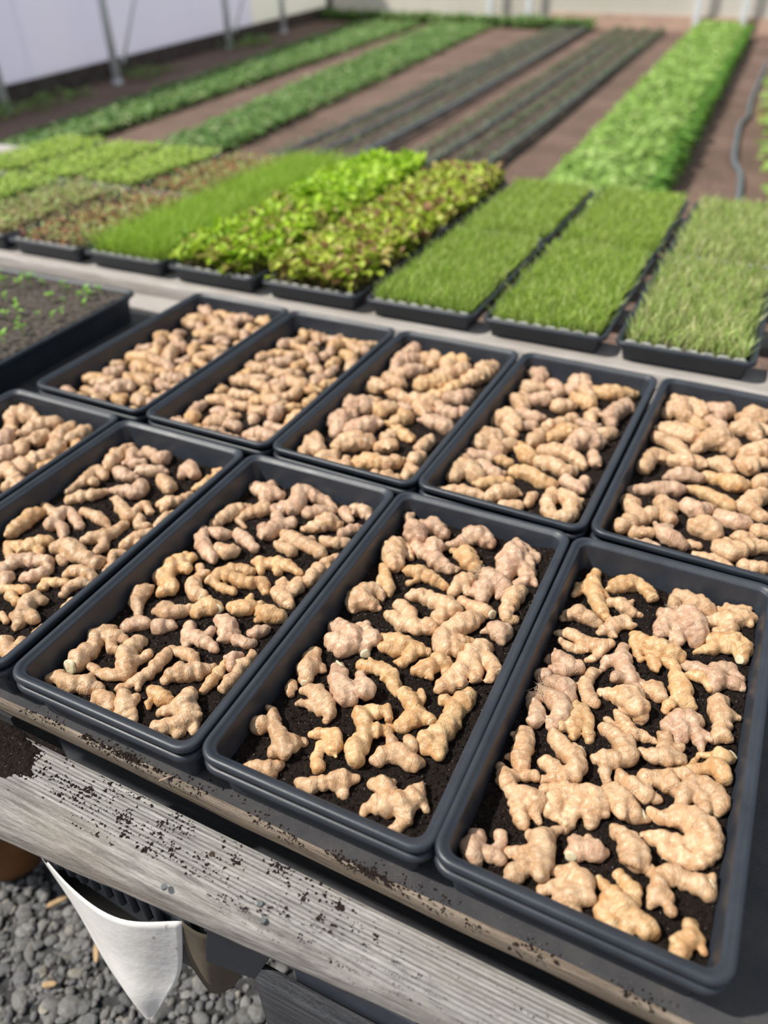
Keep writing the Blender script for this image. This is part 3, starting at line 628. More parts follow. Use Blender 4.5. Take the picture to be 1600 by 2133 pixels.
ROOTS = """
@F4
g84,1044,16 88,996,22 108,942,22 134,898,20 154,878,13|86,1006,17 58,966,14 54,932,10|88,1008,17 134,958,11
g136,1014,15 162,1036,26 196,1058,22 224,1044,17 250,1014,19
t146,944,12 178,948,20 208,932,16 238,932,7|200,944,13 204,972,8
t48,828,9 76,852,23 112,848,20 144,844,12
t148,818,8 172,848,20 190,876,17 206,888,14|192,866,14 228,874,8|182,828,12 194,814,6
t38,770,9 78,772,17 124,764,19 158,772,18 176,784,14|56,738,9 96,734,13 126,752,14|158,758,14 152,728,11 134,712,6
g234,854,14 260,828,22 298,818,25 334,814,25 356,816,17|242,830,14 258,792,13 268,774,9|290,798,19 304,766,15 310,750,10|332,790,16 354,776,12
p218,786,14 226,740,22 246,700,24 270,678,18 280,668,11|218,746,16 194,726,15 188,706,10|236,694,17 224,668,15
p52,672,11 82,674,22 114,666,23 136,674,15|74,636,16 108,644,17
p42,604,20 66,598,18 98,596,24 118,574,20 128,548,12|c34,602,13
p30,526,15 52,552,18 88,544,26 110,508,23 100,466,16|52,496,21 60,462,20|f46,548,18
t168,676,16 164,644,15 162,618,18 176,594,20 198,576,14|150,614,10 130,602,6
g146,580,5 154,560,11 162,526,21 160,494,19 142,476,15|170,522,21 174,472,14 176,458,10|178,532,20 198,498,16 212,472,11|172,554,9 202,544,6
t206,620,14 236,618,18 262,620,31 288,600,29 308,580,15|256,578,12 278,544,16 308,532,14 344,534,9
t234,516,17 266,502,20 290,478,27 294,446,23 260,434,19 238,422,14|236,546,10 262,536,13 272,512,15|258,422,15 266,392,14 272,376,10
t298,402,16 322,388,20 352,384,20 376,382,12|346,418,19 384,430,23 404,420,19 428,422,9|398,456,15 422,460,14
t326,488,11 354,484,18 382,494,23 406,502,16|368,544,16 370,516,17|382,528,11 402,530,9
p366,586,17 388,618,23 414,622,24 428,586,19 442,564,12 446,548,7|398,586,23 392,552,15|438,596,14 460,576,7
g356,752,17 372,718,25 382,684,24 408,672,16|360,656,15 354,628,9|376,760,10 404,762,15 432,754,13 440,734,8
t294,682,12 318,672,24 332,660,18
p388,804,9 416,796,18 444,784,19 468,772,26 466,738,13|458,812,15 488,830,17 518,810,14 526,798,10|472,774,18 506,772,18 526,770,14
t468,704,22 474,666,25 486,634,19 482,604,20 502,600,14|484,670,21 516,670,8|482,604,17 472,584,13
g454,538,5 474,542,11 514,544,15|442,486,12 470,502,16 492,506,21 506,488,19 508,472,8|496,534,20|c516,548,11
t448,456,13 472,452,23 502,436,21 514,412,17 510,392,9|454,444,19 440,412,19 440,388,13|480,420,19 484,392,15
t380,342,11 412,340,17 448,352,27 482,338,30 504,316,25 492,272,17 462,264,16 438,268,15|424,362,10 446,362,20|382,290,12 412,294,18 448,294,17 478,304,17|424,278,14 426,258,7
t150,302,11 178,314,16 218,314,23 252,324,23 274,310,19 284,294,10|194,296,25 178,264,18 192,250,15|230,294,23 220,254,16 220,234,12|258,296,23 266,264,14
t274,352,11 294,344,24 324,328,26 354,326,16 372,326,7|c358,330,14
t36,310,13 54,286,19 78,266,17 106,260,24 132,260,23 154,258,9|56,300,16 84,312,14 110,322,13|96,244,18 118,212,17 126,198,9|132,242,12 154,222,7
t72,424,19 78,392,25 84,354,22 94,330,17|74,404,11 48,406,9|74,342,11 56,344,7
t138,434,20 166,412,22 198,394,24 200,362,22 180,342,15 144,326,9|128,368,11 148,364,19 178,352,18|184,428,11 204,410,14|c216,366,7
p56,140,17 54,118,22 58,92,22 78,80,10|82,110,15 108,110,16 120,110,10|100,156,13 102,136,14 92,118,12
t154,188,11 176,186,18 194,206,15 212,228,5|186,182,25 194,140,26 200,106,18|130,132,12 156,142,16 178,148,15|178,128,20 160,98,20 148,76,15 164,72,10
p246,182,17 268,198,22 290,204,19 306,212,11|244,222,9 250,206,15|268,228,8 276,212,12|c246,174,11
t318,272,17 334,262,13 346,252,22 360,230,29 380,218,15
t226,136,11 250,142,16 280,134,22 292,110,19 302,100,9|214,88,12 236,108,14 262,116,16|272,100,21 254,78,17 282,76,14
g312,150,11 330,138,14 352,120,24 380,104,23 408,98,20 424,98,14|342,180,13 364,164,17 378,142,16 370,114,16|332,110,17 332,86,14 352,76,16 380,72,16|370,158,9 382,168,7
t404,214,13 418,206,14 450,222,21 476,218,17 504,216,22 516,208,12|424,194,16 424,168,17 420,148,9|436,174,16 454,148,12|c510,222,11
g482,142,11 484,116,18 472,88,20 482,72,11|488,146,7 496,142,5|496,114,12 512,94,7
t430,1042,11 464,1052,16 510,1064,13|422,988,16 446,1004,20 480,1016,29 508,1038,22 520,1016,13|474,974,22 446,952,13
g412,908,15 446,910,20 480,912,23 508,900,25 512,866,15|408,866,11 444,882,18 476,894,18|c510,864,11
t314,1084,17 346,1074,22 386,1052,23 406,1036,15|310,1062,18 310,1026,14|350,1044,16 368,1012,12
p322,986,15 328,954,22 358,950,35 382,912,28 386,888,17|298,950,20 280,946,11|304,914,26 292,880,18|336,910,23 342,870,18|f320,970,23
@F3
p-544,1052,18 -514,1016,16 -486,990,35 -464,966,23
p-446,1020,24 -416,1028,27 -380,1018,19
p-348,1008,15 -320,1026,20 -286,1062,30 -236,1052,23|c-224,1042,11
t-508,908,31 -494,858,35 -468,822,22|-480,914,20 -448,880,12
g-484,808,15 -460,768,19 -434,734,19 -422,712,10|-470,762,13 -468,730,9
p-434,930,26 -400,914,15|-382,946,31 -376,912,21
p-350,888,27 -316,880,19 -288,888,12
g-292,976,23 -270,938,28 -244,920,21|-324,956,12 -298,950,18
p-160,1074,17 -148,1018,38 -154,968,30 -150,934,16|-126,1066,18 -88,1040,15|-110,1012,27 -88,964,22 -106,920,17 -112,906,12|-72,960,15 -58,938,9|-180,1004,17
g-414,818,15 -376,824,21 -336,820,20 -292,812,13|-372,798,10 -388,778,10
t-262,804,17 -254,840,23 -234,862,19|-244,834,14 -224,820,14
p-196,918,19 -184,884,29 -142,870,29 -124,836,18|-186,850,29 -178,810,23|-194,834,21 -210,816,17|f-218,880,16
t-512,622,17 -508,656,31 -490,698,24 -452,698,13|-480,648,25 -440,650,10
t-360,730,17 -330,738,21 -292,736,24 -246,730,28 -224,726,17|-256,700,23 -254,660,16
t-376,680,18 -340,666,24 -308,626,24 -270,634,23 -258,638,18|-386,630,14 -350,626,21 -326,618,20|c-256,634,13
t-222,774,17 -182,766,18 -158,756,22 -136,752,18|c-128,750,12
t-82,860,17 -92,828,28 -96,786,21 -88,752,18 -68,752,14
t-154,728,15 -176,696,30 -202,656,27 -218,610,27 -194,584,24 -164,596,22|-180,618,22 -148,642,15|-200,686,16 -210,710,14
p-130,684,9 -110,698,15 -84,692,28 -72,668,17
p-518,538,23 -482,524,27 -452,510,33 -458,468,26|-462,544,20 -444,578,12|-434,546,23 -396,526,23|-418,516,23 -404,488,16|-494,480,27|c-398,482,12
g-356,548,16 -324,554,23 -276,554,24 -238,562,13|-348,516,13 -312,528,20|-268,538,18 -278,502,16 -288,494,9
p-420,408,21 -398,372,23 -368,344,30 -340,328,18|-368,368,15 -340,366,19 -320,366,25|-358,416,14 -342,382,16|c-418,416,15
g-370,446,14 -342,450,19 -302,452,20 -272,430,19 -252,408,11|-346,458,10 -360,474,8|-298,444,10 -304,426,6
g-234,484,17 -212,502,22 -188,540,23 -168,522,17|-208,496,15 -194,476,11
t-156,460,19 -136,494,25 -122,554,29 -114,602,30 -100,636,22|-100,546,22 -86,518,16|-84,590,26 -56,566,19 -50,534,13|-132,496,23 -116,492,19|c-114,484,12
t-518,422,18 -506,390,26 -500,358,24 -488,338,16|-500,394,16 -480,394,13 -468,382,9|c-486,332,10
t-496,316,11 -494,296,15 -486,288,9
t-460,308,11 -432,314,19 -396,298,21 -374,284,17 -366,256,8|-422,314,11 -424,334,7|-450,274,10 -418,280,12 -390,276,12
g-228,402,20 -206,388,21 -170,364,20 -144,362,16|-194,426,10 -188,404,12 -192,386,12|-184,350,24 -196,322,20 -206,318,12|c-138,360,10
t-516,218,16 -496,188,20 -462,166,21 -442,154,26 -424,176,15 -406,192,7|-522,176,24 -530,164,12|-454,132,20 -452,120,14|-428,132,20
g-378,210,12 -358,220,14 -328,222,20 -312,194,20|-340,194,14 -340,166,14 -322,140,18
g-302,306,19 -278,284,23 -262,254,20 -264,222,25 -254,192,25|-286,334,11 -270,318,14 -252,334,17 -232,320,11|-242,278,17 -214,298,11|c-246,176,13
t-208,208,16 -192,236,23 -158,244,25 -124,234,20|-200,268,14 -186,252,14|-168,290,14 -150,270,16|-122,242,11 -114,252,7
g-82,454,21 -98,414,27 -96,376,24 -102,336,27 -126,304,23 -122,284,17|-96,304,20 -82,274,15|-114,422,16 -132,422,15
t-470,68,9 -442,76,17 -414,90,16 -402,112,10|-446,80,9 -452,90,7|-414,82,14 -402,74,11
t-342,86,12 -312,86,18 -282,108,17 -256,130,21 -228,146,10|-248,114,15 -236,100,10
t-188,156,14 -162,154,21 -132,152,12|-154,172,9 -148,184,6
t-180,82,8 -164,108,19 -134,118,24 -104,138,25 -90,170,19 -90,196,8|-92,124,19 -94,94,16 -112,74,7|-78,156,11 -52,144,7
@F2
t-1062,130,28 -1068,162,28 -1066,198,22 -1084,226,24 -1074,256,18 -1064,272,12|c-1064,118,19
t-1036,240,20 -1014,252,21 -982,252,10|-1008,224,15 -996,216,15 -974,220,10
t-1000,146,12 -960,138,14 -930,146,16 -910,174,24 -938,208,27 -948,254,22 -938,272,15|-918,212,15 -904,218,14 -888,240,13
t-896,120,9 -880,142,13 -856,168,16 -846,204,17 -844,238,18 -848,258,17|-852,156,10 -844,140,8
t-1076,64,14 -1060,78,16 -1014,74,23 -980,90,24 -948,100,17
t-922,78,14 -890,76,23 -858,60,16|-918,74,7 -928,60,5
t-854,104,17 -834,84,21 -808,72,18 -788,58,12|-826,100,12 -822,108,12|-826,68,16 -832,54,15
g-796,144,19 -764,140,20 -744,144,12|-786,118,9 -778,104,6
t-704,170,23 -706,138,23 -728,116,16 -744,108,11|-666,126,24 -688,88,22 -720,66,18|-694,144,23 -666,126,23|-668,80,18|-652,116,14 -636,100,12|c-678,176,9
t-796,186,10 -780,216,24 -754,234,26 -732,258,19 -716,282,10
t-850,278,11 -816,284,16 -784,280,17 -762,270,11
g-692,304,12 -688,266,15 -690,232,15 -690,208,11
p-676,342,13 -680,316,17 -666,290,13
t-644,354,13 -644,312,16 -644,266,17 -648,232,14
p-858,368,18 -834,336,21 -808,340,20 -774,334,17 -744,328,13|-794,354,13 -784,374,12|-830,324,13 -826,310,13
p-790,422,19 -756,408,27 -746,376,18 -732,398,18
p-708,380,17 -682,378,15 -668,392,13
p-688,418,15 -670,434,18 -662,450,12
p-1020,300,18 -1000,314,21 -976,324,19|c-1026,294,11
p-948,342,18 -930,334,23 -908,346,15 -890,350,8
t-980,380,15 -970,408,18|-970,376,13 -938,384,23 -912,404,18 -892,428,14
g-874,422,19 -856,446,26 -828,458,19|-860,460,13 -870,474,10|c-818,436,16
g-796,474,16 -766,480,23 -746,506,19 -728,534,8|-766,520,13 -776,540,10
g-720,502,18 -680,496,26 -650,504,18|-696,474,9 -704,460,6
t-1066,438,11 -1060,416,24 -1060,384,21 -1030,358,14 -1026,336,9
g-1042,598,17 -1052,558,28 -1060,500,22 -1054,478,13|-1050,514,22 -1030,488,22 -996,462,22 -1008,432,13|-1032,576,15 -1018,592,15|-1042,562,19 -1002,546,17
t-978,574,16 -958,540,14 -948,502,21 -916,474,24 -892,470,18|-958,548,11 -944,564,10|c-882,464,11
g-920,540,13 -904,582,20 -876,612,20 -834,628,17|-908,542,13 -878,534,13 -830,530,14|-876,578,19 -816,580,20 -782,604,20 -754,582,14
p-1096,1022,18 -1058,1002,25 -1014,996,28 -978,1000,18|-1032,1012,24 -1040,1048,24|-1026,978,17 -1014,960,14
p-942,932,17 -918,954,23 -878,972,30 -888,1016,27 -900,1060,28 -852,1070,23 -794,1048,19 -760,1026,12
p-826,938,20 -798,962,21 -762,990,17
p-698,1044,19 -654,1028,23 -628,1018,17|-682,1016,16
t-1090,766,17 -1080,810,24 -1068,856,23 -1048,896,12
t-1016,840,15 -994,872,21 -970,894,24 -960,912,17|-1016,828,12 -978,806,9
p-924,826,17 -886,788,22 -874,838,28 -902,880,22|-862,854,22 -840,864,22
t-788,860,13 -762,888,21 -738,922,29 -700,928,13|-756,936,16 -764,944,11
p-722,998,20 -686,968,18
t-708,844,18 -672,840,19 -640,860,18
p-674,896,19 -656,926,18 -638,946,15
t-842,820,15 -788,802,23 -734,796,23 -684,778,21|-832,772,14 -774,756,22|-748,830,13 -734,806,15|c-696,756,14
p-1104,720,16 -1074,680,22 -1034,646,23 -996,624,21
p-1054,732,14 -1014,730,22 -992,750,13
t-990,666,15 -952,664,25 -926,686,16|-980,652,14 -968,626,14
p-970,760,19 -926,738,22 -882,718,15
g-840,676,20 -804,684,20 -762,692,21 -700,682,13|-820,656,15 -810,642,14|-768,670,15 -758,656,13
t-718,582,20 -684,572,23 -658,558,16|-720,618,20 -702,590,17|-684,644,20 -672,612,20|c-640,572,9
t-634,772,16 -648,726,21 -656,674,21 -656,652,12
@F1
t-1634,1036,16 -1628,978,26 -1624,924,26 -1608,876,14
p-1586,998,26 -1550,946,23 -1518,960,20|-1548,1004,18 -1554,1036,16 -1504,1012,20|-1488,1008,20 -1460,1010,26 -1470,1040,18
p-1560,876,23 -1518,862,25 -1478,870,17
p-1482,900,23 -1442,918,23 -1418,940,20
t-1380,894,25 -1330,866,28
p-1338,944,17 -1344,996,25 -1294,964,25
g-1256,900,10 -1234,930,17 -1232,972,17 -1226,1018,17 -1258,1024,10
t-1634,706,13 -1634,758,17 -1626,792,23 -1630,844,20 -1578,826,19|-1592,788,17 -1578,772,17
t-1590,668,18 -1564,698,21 -1532,724,19 -1522,758,14
p-1500,778,13 -1458,786,22 -1408,790,24 -1420,836,28
t-1304,778,13 -1278,800,22 -1250,824,16 -1244,866,17|-1274,774,13 -1264,760,13
t-1446,734,16 -1396,708,22 -1338,680,23 -1346,712,16 -1342,752,16 -1300,734,13
t-1294,682,19 -1282,652,16 -1254,664,14
t-1512,650,15 -1462,640,19 -1410,628,19 -1374,618,10
g-1632,456,21 -1632,500,26 -1632,544,27 -1630,582,18
t-1646,612,13 -1592,600,18 -1580,624,13
p-1540,542,23 -1554,590,23 -1548,620,18 -1484,594,18 -1450,574,14|-1512,554,18 -1482,532,18 -1460,508,10
t-1386,526,15 -1370,550,20 -1344,578,23 -1336,618,19 -1330,648,16|-1320,538,18 -1312,502,13
g-1598,418,17 -1542,428,22 -1514,466,22 -1490,486,15|-1584,400,15 -1540,372,12|-1490,436,15 -1466,414,14
t-1436,452,20 -1406,474,26 -1334,458,28 -1280,460,25|-1386,434,15 -1376,424,15|c-1262,452,15
t-1258,560,16 -1252,596,20 -1232,630,17 -1216,656,11|-1228,590,13 -1212,572,12
t-1232,682,13 -1232,728,16 -1224,758,13
t-1222,424,10 -1236,472,15 -1254,512,17 -1232,530,13
p-1516,326,22 -1504,364,22 -1468,390,22 -1418,404,20|-1432,320,16 -1404,340,21 -1392,378,17
p-1474,300,21 -1460,276,12
g-1346,316,14 -1362,338,12 -1328,346,16 -1302,358,12
t-1324,386,14 -1300,404,19 -1260,414,19 -1234,404,12
t-1268,316,13 -1272,350,17 -1252,374,16 -1218,382,9
g-1444,262,14 -1414,268,16 -1380,278,16|-1406,250,14 -1396,242,16 -1364,234,14
t-1322,268,23 -1322,234,26 -1304,194,23 -1296,172,15|-1290,214,18 -1258,202,18|-1292,268,14
t-1224,272,12 -1224,300,13 -1216,324,9
t-1218,170,15 -1222,200,12 -1210,218,9
t-1362,182,11 -1334,168,9
t-1272,112,19 -1242,90,19|-1234,136,15 -1224,110,15 -1220,82,17
@B5
t98,2234,28 156,2164,39 202,2144,35
p248,2204,26 300,2208,33 330,2252,24|296,2164,23 294,2122,23
t82,2068,27 120,2106,43 156,2042,32
g208,2046,27 240,2002,26
p266,2070,23 304,2030,28
t384,2144,29 410,2236,43 450,2174,34
t84,1858,28 138,1844,27 198,1784,21
t96,1936,24 150,1924,39 202,1910,33
t246,1840,23 294,1916,45 362,1892,34
t354,2034,26 402,2056,37 438,2016,24
t410,1880,30 454,1918,36 474,1962,27
t76,1644,30 92,1736,30 140,1740,27
t182,1726,23 230,1732,30 276,1752,24
p190,1632,22 234,1652,27 280,1658,20
t302,1780,19 342,1782,30 370,1746,21
t402,1810,30 428,1788,35
g308,1686,22 346,1688,22 388,1660,32 422,1676,23
p82,1504,18 132,1528,23 174,1548,28 226,1564,23
g260,1586,15 322,1584,22 384,1554,24 406,1550,16
t466,1696,28 484,1734,25
t428,1560,21 460,1604,33 492,1648,25|456,1558,24 494,1534,24
t50,1430,23 86,1404,28 122,1350,27 158,1394,24|78,1276,27 100,1312,27
t198,1456,29 228,1454,24|214,1406,22 234,1374,25
p270,1474,29 302,1460,29 332,1502,23
t306,1380,22 340,1384,39 370,1370,26
p372,1478,22 410,1454,30 444,1458,24
t150,1282,23 186,1286,20
p216,1312,26 248,1288,28 286,1280,21
t304,1302,15 332,1302,15
t392,1304,26 428,1296,30 468,1352,26 508,1370,23|c384,1288,14
t488,1438,23 516,1438,23
t332,1252,13 378,1250,16 428,1236,16
t470,1256,21 516,1266,22
t438,1388,22 476,1406,18
@B4
p-486,2196,28 -442,2190,32 -440,2120,29
t-472,2058,31 -404,2066,27
p-356,2110,29 -318,2082,27 -322,2024,22
p-272,2126,29 -252,2204,38 -218,2150,27
g-186,2140,27 -120,2148,34 -78,2168,28 -34,2232,20
t-470,1926,34 -426,1882,30 -430,1838,20
p-386,1942,28 -342,1962,34
t-284,1926,29 -246,1962,26
g-236,2030,26 -184,2012,34
t-496,1748,25 -454,1768,39 -404,1732,28|-436,1716,25 -396,1678,19
p-390,1836,25 -330,1824,25
p-370,1746,21 -330,1764,21
t-280,1786,23 -236,1826,25 -206,1880,23
p-172,1856,19 -114,1842,21
p-82,1934,33 -56,2026,33|-68,1912,23 -62,1886,23
p-50,2082,24 -22,2042,20
t-508,1552,31 -464,1610,41 -418,1558,31
p-480,1478,22 -406,1502,25 -388,1526,18
t-386,1572,27 -360,1602,27|c-378,1584,16
t-294,1650,31 -278,1712,28 -270,1752,19
g-240,1710,28 -202,1764,32 -170,1780,22
p-160,1674,31 -124,1744,40 -78,1730,27
t-78,1802,28 -46,1816,26
g-360,1496,20 -332,1492,19
g-306,1574,32 -268,1538,30
t-248,1616,25 -198,1622,29 -142,1612,27 -92,1584,21
p-78,1660,20 -58,1616,23
t-496,1320,24 -482,1392,35 -422,1354,29|-494,1402,21 -510,1438,20
p-418,1436,23 -358,1414,23 -336,1424,16
t-240,1534,23 -186,1526,32 -134,1516,26 -108,1544,17
g-298,1442,23 -248,1448,28 -192,1426,26 -158,1426,22
g-374,1320,20 -336,1352,22 -294,1380,19
p-118,1460,24 -70,1436,25 -60,1486,20
t-488,1236,17 -436,1254,22 -380,1264,20 -354,1262,17
t-322,1268,23 -290,1298,28 -252,1330,20
t-264,1244,21 -222,1262,20
t-198,1288,18 -196,1334,18
t-138,1360,25 -134,1288,24 -98,1248,22 -60,1280,27 -66,1334,28 -110,1372,25
@B3
p-1006,1964,28 -1028,2056,33 -1010,2170,34
t-932,2150,31 -892,2194,29 -880,2108,26
g-826,2144,33 -770,2170,31
t-660,2142,32 -630,2180,32
p-932,1974,36 -894,2014,28
t-822,1998,28 -756,2026,32 -726,2088,26
g-834,1876,35 -778,1922,35 -750,1958,27
t-988,1876,32 -924,1858,27
t-686,1986,29 -656,2048,36 -626,2108,28
p-696,1826,30 -644,1848,34 -632,1898,24
t-914,1772,31 -854,1756,26
t-810,1752,28 -742,1762,34
t-906,1646,26 -872,1662,28
g-790,1616,33 -816,1566,27
p-684,1724,27 -636,1726,27
p-706,1634,27 -642,1624,32 -610,1618,25
g-768,1510,26 -714,1496,24
t-648,1436,25 -636,1494,26
t-790,1390,26 -750,1408,29
t-638,1354,27 -628,1392,23
t-710,1304,27 -686,1332,25
t-1078,1790,31 -1014,1796,35
p-1036,1608,40 -984,1632,40|-1018,1554,29
g-942,1652,28 -890,1612,25
p-1068,1472,35 -1034,1506,35 -1006,1420,34
p-940,1450,32 -900,1488,34 -882,1536,29
t-924,1328,28 -884,1364,41 -836,1386,31
t-1036,1242,25 -1038,1314,33 -996,1278,26
t-948,1246,29 -910,1264,25
g-818,1256,23 -778,1290,32 -732,1294,27
t-794,1460,24 -778,1506,24
@F0
t-2228,1012,36 -2198,1046,40 -2124,1038,30|-2176,952,25
t-2060,928,29 -2042,994,33 -1994,1034,29
t-1976,908,34 -1972,938,29
t-1868,884,31 -1914,954,32 -1920,1010,29
t-1864,976,28 -1852,1040,29
p-2100,870,38 -2088,838,28
t-2008,856,28 -1970,820,24
t-1870,794,33 -1846,840,33
t-1914,758,31 -1866,746,29
p-2004,786,33 -1996,754,27
t-1916,706,30 -1858,684,26
"""
CUT = mat_simple('cut_ginger', (0.62, 0.56, 0.38), 0.55, 0.3, 160, 0.22, 0.4, 500, .0006)
ROOTLET = mat_simple('rootlet', (0.62, 0.48, 0.33), 0.7, 0.2)
def parse():
    out = []; t = None
    for l in ROOTS.strip().split('\n'):
        if l[0] == '@': t = l[1:]; continue
        ch = []; extra = []
        for c in l[1:].split('|'):
            k = ''
            if c[0] in 'cf': k = c[0]; c = c[1:]
            P = [tuple(int(q) / 2000 for q in p.split(',')) for p in c.split()]
            (extra.append((k, P[0])) if k else ch.append(P))
        out.append([t, l[0], ch, extra])
    return out
def nearest_on(ch, p):
    b = None
    for i in range(len(ch) - 1):
        a_, c_ = np.array(ch[i]), np.array(ch[i + 1]); ab = c_[:2] - a_[:2]
        t = max(0, min(1, float((np.array(p[:2]) - a_[:2]) @ ab / (ab @ ab + 1e-12)))); q = a_ + (c_ - a_) * t
        d = float(np.hypot(*(q[:2] - np.array(p[:2]))))
        if b is None or d < b[0]: b = (d, q)
    return b
def finish_root(t, tint, ch, extra, rs):
    """connect the fingers, give the skeleton its heights, return origin and 3-D chains"""
    main = ch[0]; allc = [main]
    for c in ch[1:]:
        cand = []
        for rev in (False, True):
            cc = c[::-1] if rev else c
            best = min((nearest_on(m, cc[0]) for m in allc if len(m) > 1), key=lambda q: q[0])
            cand.append((best[0], cc, best[1]))
        d, cc, q = min(cand, key=lambda z: z[0])
        r0 = min(q[2], cc[0][2]) * .8
        allc.append([(float(q[0]), float(q[1]), float(r0))] + list(cc) if d > .002 else cc)
    cx = np.mean([p[0] for p in main]); cy = np.mean([p[1] for p in main])
    # keep the body inside the tray walls
    us = [w2loc(t, p[0], p[1]) + (p[2],) for c in allc for p in c]
    LIM = .0190
    du = max(0, max(LIM - (u - r) for u, v, r in us)) - max(0, max((u + r) - (TW - LIM) for u, v, r in us))
    dv = max(0, max(LIM - (v - r) for u, v, r in us)) - max(0, max((v + r) - (TL - LIM) for u, v, r in us))
    du = max(-.012, min(.012, du)); dv = max(-.012, min(.012, dv))
    th = TR[t][2]; dx, dy = math.cos(th) * du - math.sin(th) * dv, math.sin(th) * du + math.cos(th) * dv
    C3 = []; tilt = rs.uniform(-.07, .07, 2)
    for ci, c in enumerate(allc):
        L = []
        for i, p in enumerate(c):
            x, y, r = p[0] + dx, p[1] + dy, p[2]
            u, v = w2loc(t, x, y); u2 = min(max(u, LIM + r * .9), TW - LIM - r * .9); v2 = min(max(v, LIM + r * .9), TL - LIM - r * .9)
            x, y = loc2w(t, u2, v2)
            z = soil_h(t, u2, v2) + .60 * r + (x - cx) * tilt[0] + (y - cy) * tilt[1] + rs.uniform(-.0015, .0025)
            if ci > 0 and i == len(c) - 1: z += rs.uniform(-.0025, .006)
            L.append((x - cx, y - cy, z, r))
        C3.append(L)
    for _ in range(rs.integers(2, 6) if len(allc) < 9 else 1):                 # small side buds
        c = C3[rs.integers(0, len(allc))]; p = c[rs.integers(0, len(c))]; a_ = rs.uniform(0, 6.28); q = p[3] * rs.uniform(.55, .95)
        bx, by = p[0] + math.cos(a_) * q, p[1] + math.sin(a_) * q; u, v = w2loc(t, bx + cx, by + cy)
        if not (LIM + .006 < u < TW - LIM - .006 and LIM + .006 < v < TL - LIM - .006): continue
        bz = p[2] + rs.uniform(-.1, .45) * p[3]; br = p[3] * rs.uniform(.30, .52)
        C3.append([(bx, by, bz, br), (bx + math.cos(a_) * br * .8, by + math.sin(a_) * br * .8, bz + br * .2, br * rs.uniform(.45, .8))])
    ex = [(k, (p[0] + dx - cx, p[1] + dy - cy, p[2])) for k, p in extra]
    return (cx, cy), C3, ex
ROOT_DATA = parse()
# ginger of the second back tray, nearest rows: laid out in a loose grid of small pieces
def random_roots(t, rs, v0, v1):
    R = []; nu = 5; row = 0; v = v0
    while v < v1:
        for i in range(nu):
            u = .030 + (TW - .060) * (i + .5 + rs.uniform(-.28, .28) + (.25 if row % 2 else -.25)) / nu
            vv = v + rs.uniform(-.008, .008); a = rs.uniform(0, math.pi); L = rs.uniform(.011, .024); r = rs.uniform(.0095, .0145)
            P = []
            for k in (-1, -.1, .9):
                uu, vw = u + math.cos(a) * L * k + rs.uniform(-.004, .004), vv + math.sin(a) * L * k * .8
                uu = min(max(uu, .034), TW - .034); vw = min(max(vw, .034), TL - .034)
                X, Y = loc2w(t, uu, vw); P.append((X, Y, r * rs.uniform(.75, 1.15)))
            ch = [P]
            for b in range(rs.integers(0, 3)):
                q = P[rs.integers(0, 3)]; aa = rs.uniform(0, 6.28)
                ch.append([(q[0] + math.cos(aa) * .008, q[1] + math.sin(aa) * .008, r * .8), (q[0] + math.cos(aa) * .02, q[1] + math.sin(aa) * .02, r * .62)])
            R.append([t, 'tpg'[int(rs.integers(0, 3))], ch, []])
        v += .039; row += 1
    return R
rs2 = np.random.default_rng(5)
for t_, gap, v1 in (('B3', .021, .50), ('B4', .024, .50), ('B5', .025, .50), ('F0', .024, .50), ('F1', .030, .50)):      # fill the bare spots
    have = [(p[0], p[1]) for R in ROOT_DATA if R[0] == t_ for c in R[2] for p in c]
    for R in random_roots(t_, rs2, .045, v1):
        pp = [(p[0], p[1]) for p in R[2][0]]
        if min(math.dist(p, q) for p in pp for q in have) > gap * .8 and min(math.dist(pp[1], q) for q in have) > gap:
            have += pp; ROOT_DATA.append(R)
print('roots', len(ROOT_DATA))
B2 = random_roots('B2', rs2, .040, .512); B1 = random_roots('B1', rs2, .040, .512)
NIND = 300 - len(ROOT_DATA)
ALL = ROOT_DATA + B2[:NIND]
ORD = ['', 'first', 'second', 'third', 'fourth', 'fifth', 'sixth', 'seventh', 'eighth', 'ninth', 'tenth', 'eleventh', 'twelfth', 'thirteenth', 'fourteenth', 'fifteenth', 'sixteenth', 'seventeenth', 'eighteenth', 'nineteenth', 'twentieth']
TN = {'F4': 'right front tray', 'F3': 'second front tray from right', 'F2': 'third front tray from right', 'F1': 'fourth front tray from right', 'F0': 'leftmost front tray',
      'B2': 'second back tray from left', 'B3': 'middle back tray', 'B4': 'fourth back tray from left', 'B5': 'rightmost back tray'}
